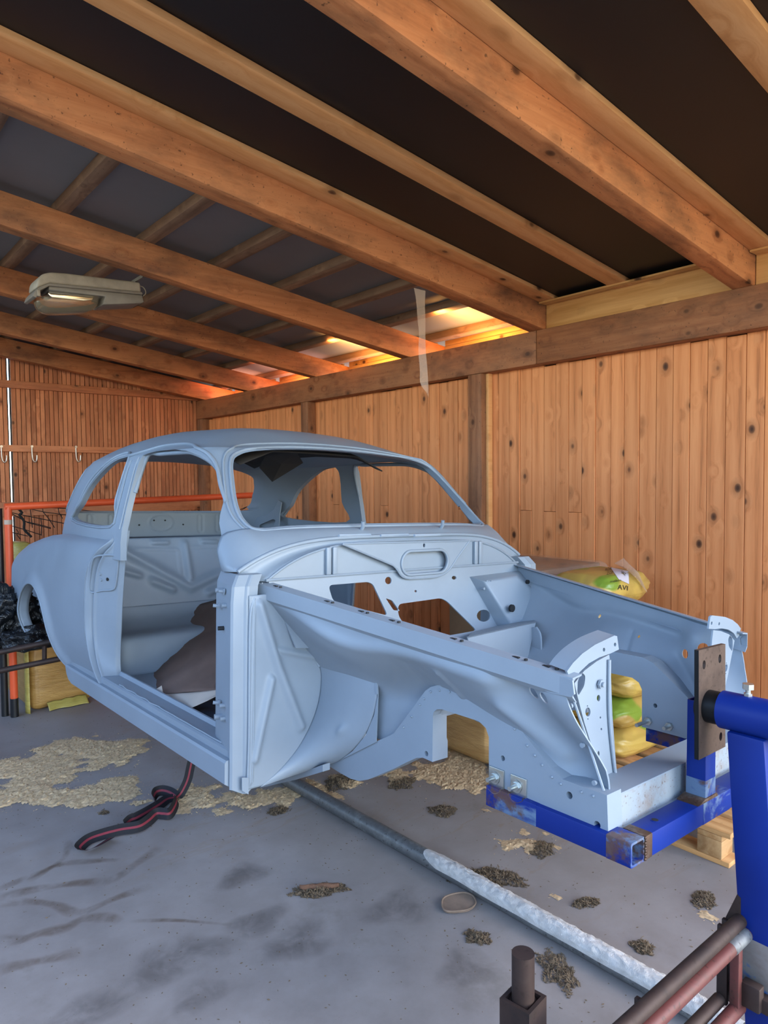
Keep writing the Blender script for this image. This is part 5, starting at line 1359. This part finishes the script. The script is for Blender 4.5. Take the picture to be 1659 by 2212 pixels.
# ---- long pipe on the floor, its front end crusted with plaster
M_crust = plain('white_plaster_crust', 'c3c0bb', .95, 0, .18, 30, .6)
pY0, pY1 = .70, 4.6
pi_ = empty('floor_pipe', loc=(1.86, 2.4, FZ)); tag(pi_, 'long grey steel pipe lying on the floor under the car', 'pipe')
def pX(y): return tab(y, [.7, 1.071, 1.9, 2.9, 4.6], [1.925, 1.900, 1.848, 1.838, 1.82])
PR = .033
pl2 = lambda p: Vector(p) - Vector(pi_.location)
hollow('pipe', pl2((pX(pY0), pY0, FZ + PR)), pl2((pX(pY1), pY1, FZ + PR)), PR, .004, M_galv, pi_, 24)
def crust(u, v):
    y = lerp(.80, 2.02, u); x0 = lerp(pX(pY0), pX(pY1), (y - pY0) / (pY1 - pY0)); e = min(1, min(u, 1 - u) * 14); w_ = .28 * nz((y * 4, 1, 0))
    a = lerp(math.radians(-12), math.radians(192), v) + 0; k = min(1, min(v, 1 - v) * 6) * e
    a = math.radians(90) + (a - math.radians(90)) * (.86 + w_ * .6) * (.25 + .75 * math.sqrt(e)); r = PR + .0008 + k * (.0045 + .005 * nz((y * 30, a * 5, 0)) + .003 * nz((y * 80, a * 12, 4)))
    return pl2((x0 - math.cos(a) * r, y, FZ + PR + math.sin(a) * r))
grid('plaster_crust', crust, 220, 24, M_crust, pi_)

# ---- tie-down strap
M_strap = plain('black_webbing', '16151a', .8, 0, .2, 40); M_stripe = plain('red_stripe', '7d2935', .7, 0, .1, 40)
sp0 = atZ(378, 1728, FZ); sr = empty('tie_strap', loc=sp0); tag(sr, 'black strap with a red stripe lying in loops on the floor', 'strap')
def ribbon(px, w=.050, tw=None, lift=.004):
    P = []
    for q in px:
        x, y = q[0], q[1]; h = q[2] if len(q) > 2 else lift
        P.append(atZ(x, y, FZ + h) - sp0)
    P = smoothpts(P, 6); n = len(P)
    for name, ww, mat, of in (('webbing', w, M_strap, 0), ('stripe', w * .20, M_stripe, .0012)):
        V = []; fs = []
        for i, p in enumerate(P):
            t_ = (P[min(i + 1, n - 1)] - P[max(i - 1, 0)]).normalized(); a = math.radians(tw[0] + (tw[1] - tw[0]) * i / (n - 1)) if tw else 0
            s = t_.cross(Vector((0, 0, 1))).normalized(); u = s.cross(t_).normalized(); d = s * math.cos(a) + u * math.sin(a); nn = t_.cross(d).normalized()
            if nn.dot(CAM - (p + sp0)) < 0: nn = -nn
            lift_ = Vector((0, 0, abs(math.sin(a)) * w * .5 + .002))
            V += [p - d * ww / 2 + nn * of + lift_, p + d * ww / 2 + nn * of + lift_]
        fs = [(2 * i, 2 * i + 1, 2 * i + 3, 2 * i + 2) for i in range(n - 1)]
        mo(name, V, fs, mat, sr, True)
ub = c2w(Vector((-.60, 0, 0))); 
a_ = atZ(380, 1726, FZ); top_ = atD(412, 1655, (a_ - CAM).dot(FWD) + .06)
P_ = [top_ - sp0, atD(405, 1685, (a_ - CAM).dot(FWD) + .03) - sp0, atD(392, 1712, (a_ - CAM).dot(FWD)) - sp0, a_ - sp0 + Vector((0, 0, .004))]
def rib3(P, w=.050):
    P = smoothpts(P, 6); n = len(P)
    for name, ww, mat, of in (('webbing', w, M_strap, 0), ('stripe', w * .20, M_stripe, .0012)):
        V = []
        for i, p in enumerate(P):
            t_ = (P[min(i + 1, n - 1)] - P[max(i - 1, 0)]).normalized(); vw = (CAM - (p + sp0)).normalized(); d = t_.cross(vw).normalized(); V += [p - d * ww * .42 + vw * of, p + d * ww * .42 + vw * of]
        mo(name, V, [(2 * i, 2 * i + 1, 2 * i + 3, 2 * i + 2) for i in range(n - 1)], mat, sr, True)
rib3([c2w(CMT @ (top_ - CAM) - CO + Vector((.05, .02, .16))) - sp0] + P_)
ribbon([(380, 1728), (366, 1720), (350, 1717), (337, 1722), (332, 1735), (338, 1746)], tw=(40, 75))
ribbon([(381, 1727), (362, 1732), (345, 1745), (318, 1763), (295, 1777), (282, 1783), (270, 1795)], tw=(20, 70))
ribbon([(378, 1729), (382, 1738), (378, 1752), (367, 1768), (352, 1768), (338, 1768), (322, 1782), (300, 1795), (262, 1801), (225, 1810), (195, 1820), (178, 1832), (173, 1840), (184, 1844), (205, 1837), (225, 1825), (240, 1815)], tw=(70, 20))

# ---- sawdust and litter on the floor
M_saw = plain('sawdust', 'c7ab84', .95, 0, .28, 60); M_moss = plain('dry_moss', '6b5a45', .95, 0, .4, 60); M_bark = plain('bark', '7d6a5a', .9, 0, .3, 12, .3)
def inpoly(x, y, P):
    c = False; j = len(P) - 1
    for i in range(len(P)):
        xi, yi = P[i]; xj, yj = P[j]
        if (yi > y) != (yj > y) and x < (xj - xi) * (y - yi) / (yj - yi) + xi: c = not c
        j = i
    return c
rng = random.Random(3)
def chip(bm, p, l, w, flat=.35):
    a = rng.uniform(0, 6.283); t_ = rng.uniform(-flat, flat); d = Vector((math.cos(a), math.sin(a), t_)) * l; s = Vector((-math.sin(a), math.cos(a), rng.uniform(-.3, .3))) * w
    v = [bm.verts.new(p - d), bm.verts.new(p + s), bm.verts.new(p + d), bm.verts.new(p - s)]; bm.faces.new((v[0], v[1], v[2])); bm.faces.new((v[0], v[2], v[3]))
def dust(name, polys, label, dens=9000, step=.011, hh=.010):
    bm = bmesh.new()
    for pp in polys:
        P = [(lambda q: (q.x, q.y))(atZ(x, y, FZ)) for x, y in pp]; xs = [p[0] for p in P]; ys_ = [p[1] for p in P]
        def val(x, y):
            ds = min(segd(x, y, P[i], P[i - 1]) for i in range(len(P))); s = 1 if inpoly(x, y, P) else -1
            return s * min(ds, .085) + .10 * mn.noise(Vector((x * 4, y * 4, 1))) + .085 * mn.noise(Vector((x * 14, y * 14, 5))) - .01
        x0, x1, y0, y1 = min(xs) - .05, max(xs) + .05, min(ys_) - .05, max(ys_) + .05
        nx, ny = int((x1 - x0) / step) + 1, int((y1 - y0) / step) + 1; cache = {}
        G = {}
        for i in range(nx + 1):
            for j in range(ny + 1):
                v = val(x0 + i * step, y0 + j * step)
                if v > 0: G[(i, j)] = v
        vm = {}
        def vt(i, j):
            if (i, j) not in vm:
                x, y = x0 + i * step, y0 + j * step; v = G.get((i, j), 0); h = min(1, v / .05) * (hh * (.35 + abs(nz((x * 22, y * 22, 0)))) + .006 * nz((x * 70, y * 70, 3)))
                vm[(i, j)] = bm.verts.new((x + rng.uniform(-.003, .003), y + rng.uniform(-.003, .003), FZ + .0006 + max(0, h)))
            return vm[(i, j)]
        for (i, j) in list(G):
            q = [(i, j), (i + 1, j), (i + 1, j + 1), (i, j + 1)]
            if sum(k in G for k in q) >= 3: bm.faces.new([vt(*k) for k in q])
        area = len(G) * step * step
        for _ in range(int(area * dens)):
            i, j = rng.choice(list(G)) if _ % 400 == 0 else keys[rng.randrange(len(keys))] if 'keys' in dir() else rng.choice(list(G))
            if _ == 0: keys = list(G)
            x, y = x0 + i * step, y0 + j * step; sp_ = .012 + (.05 if rng.random() < .15 else 0)
            x += rng.gauss(0, sp_); y += rng.gauss(0, sp_); v = G.get((int((x - x0) / step), int((y - y0) / step)), 0)
            chip(bm, Vector((x, y, FZ + .002 + min(1, v / .05) * hh * .7 + rng.uniform(0, .003))), rng.uniform(.003, .0075), rng.uniform(.0012, .0028))
    o = bmo(name, bm, M_saw, None); tag(o, label, 'sawdust', kind='stuff'); return o
dust('sawdust', [[(-30, 1650), (60, 1640), (105, 1600), (200, 1592), (300, 1600), (335, 1618), (300, 1640), (315, 1655), (250, 1660), (190, 1672), (150, 1692), (-30, 1690)],
                 [(-30, 1695), (150, 1698), (215, 1690), (255, 1680), (300, 1690), (315, 1705), (330, 1730), (318, 1745), (240, 1748), (120, 1746), (-30, 1752)]], 'pale sawdust spread in drifts left of the strap')
dust('sawdust', [[(385, 1688), (430, 1690), (520, 1700), (640, 1690), (760, 1665), (800, 1690), (740, 1725), (600, 1742), (470, 1752), (395, 1748)], [(300, 1600), (340, 1625), (330, 1640), (310, 1625)]], 'pale sawdust under the front of the sill beside the pipe')
dust('sawdust', [[(880, 1640), (930, 1640), (1000, 1600), (1060, 1640), (1060, 1700), (1000, 1720), (940, 1705), (900, 1690)], [(820, 1670), (870, 1660), (890, 1690), (840, 1700)]], 'thin sawdust on the floor below the axle arch', 5000)
dust('sawdust', [[(1020, 1735), (1060, 1745), (1085, 1770), (1040, 1760)], [(1085, 1815), (1150, 1800), (1190, 1830), (1140, 1850)], [(1480, 1975), (1520, 1955), (1580, 1985), (1530, 2010), (1490, 1995)], [(1180, 1930), (1260, 1945), (1280, 1975), (1230, 1965)]], 'scattered sawdust between the pipe and the blue cradle', 4500)
# loose crumbs everywhere
bm = bmesh.new()
for _ in range(2600):
    x = rng.uniform(.2, 3.4); y = rng.uniform(.9, 5.2); chip(bm, Vector((x, y, FZ + .0015)), rng.uniform(.002, .006), rng.uniform(.001, .003), .2)
tag(bmo('floor_crumbs', bm, M_moss, None), 'fine dark crumbs scattered over the concrete floor', 'crumbs', kind='stuff')
def clump(px, py, rx, ry, rot, n, label):
    c = atZ(px, py, FZ); bm = bmesh.new(); ca, sa_ = math.cos(rot), math.sin(rot)
    for _ in range(int(n * 1.7)):
        r = math.sqrt(rng.random()); a = rng.uniform(0, 6.283); k = 1 + .5 * nz((math.cos(a) * 2 + px, math.sin(a) * 2, 0)); x = r * rx * math.cos(a) * k; y = r * ry * math.sin(a) * k
        p = Vector((x * ca - y * sa_, x * sa_ + y * ca, .002 + (1 - r) * .020 * rng.random())); chip(bm, p, rng.uniform(.003, .009), rng.uniform(.0012, .0035), .8)
    for _ in range(max(3, n // 40)):
        a = rng.uniform(0, 6.283); l = rng.uniform(.012, .035); p = Vector((rng.uniform(-rx, rx) * .5, rng.uniform(-ry, ry) * .5, .006)); d = Vector((math.cos(a), math.sin(a), rng.uniform(0, .5))) * l
        tubev(bm, [p, p + d * .5 + Vector((0, 0, .008)), p + d], .0012, 4)
    o = bmo('moss_clump', bm, M_moss, None); o.location = c; tag(o, label, 'debris', 'dry moss clumps on the floor')
clump(600, 1752, .05, .04, 0, 320, 'dry moss clump left of the pipe below the hinge pillar')
clump(690, 1925, .105, .045, -.55, 900, 'dry moss clump around a strip of bark, left of the pipe')
clump(735, 1690, .11, .08, .3, 700, 'dark moss clump right of the pipe under the footwell')
clump(870, 1692, .09, .06, .2, 560, 'dark moss clump on the sawdust under the axle arch')
clump(958, 1752, .06, .06, .2, 420, 'dry moss clump left of the blue cradle end')
clump(1045, 1895, .17, .07, -.85, 1300, 'large straggling moss clump behind the plastered pipe')
clump(1032, 2027, .035, .05, .2, 330, 'small moss clump in front of the plastered pipe')
clump(1205, 2100, .05, .10, -.5, 520, 'curved moss clump beside the steel pin')
clump(1388, 2048, .035, .035, 0, 330, 'round moss clump between pipe and red truss')
clump(1170, 1835, .07, .05, .4, 380, 'dry moss clump under the blue side tube')
clump(1520, 1945, .06, .04, .3, 350, 'dry moss clump left of the blue post')
clump(1265, 1952, .06, .03, -.4, 260, 'straw-like moss clump right of the plastered pipe')
clump(225, 1757, .02, .015, 0, 90, 'tiny dark moss tuft left of the strap')
# bark strip and the flat piece of bark
bk = atZ(690, 1922, FZ); br_ = grid('bark_strip', lambda u, v: Vector((lerp(-.075, .075, u), lerp(-.014, .014, v) * (1 - .7 * abs(2 * u - 1) ** 2) + .010 * nz((u * 4, 0, 7)), .010 + .012 * math.sin(math.pi * v) + .004 * nz((u * 9, v * 5, 0)))), 20, 6, plain('red_bark', '5f4331', .9, 0, .4, 24, .5), None, .003)
br_.location = bk; br_.rotation_euler.z = -.62; tag(br_, 'strip of reddish bark on a moss clump left of the pipe', 'bark')
fb = atZ(990, 1950, FZ); P = []
oval = [(955, 1962), (957, 1945), (975, 1936), (1003, 1932), (1022, 1940), (1027, 1956), (1012, 1968), (990, 1972), (965, 1972)]
ol = smoothpts([atZ(x, y, FZ + .006) - fb for x, y in oval], 4, True)
bk2 = slab('bark_plate', ol, (0, 0, .006), M_bark, None); bk2.location = fb; tag(bk2, 'flat oval piece of bark beside the plastered pipe', 'bark')
tube('raised_rim', [p + Vector((0, 0, .007)) for p in ol], .0035, M_bark, bk2, n=6, closed=True)
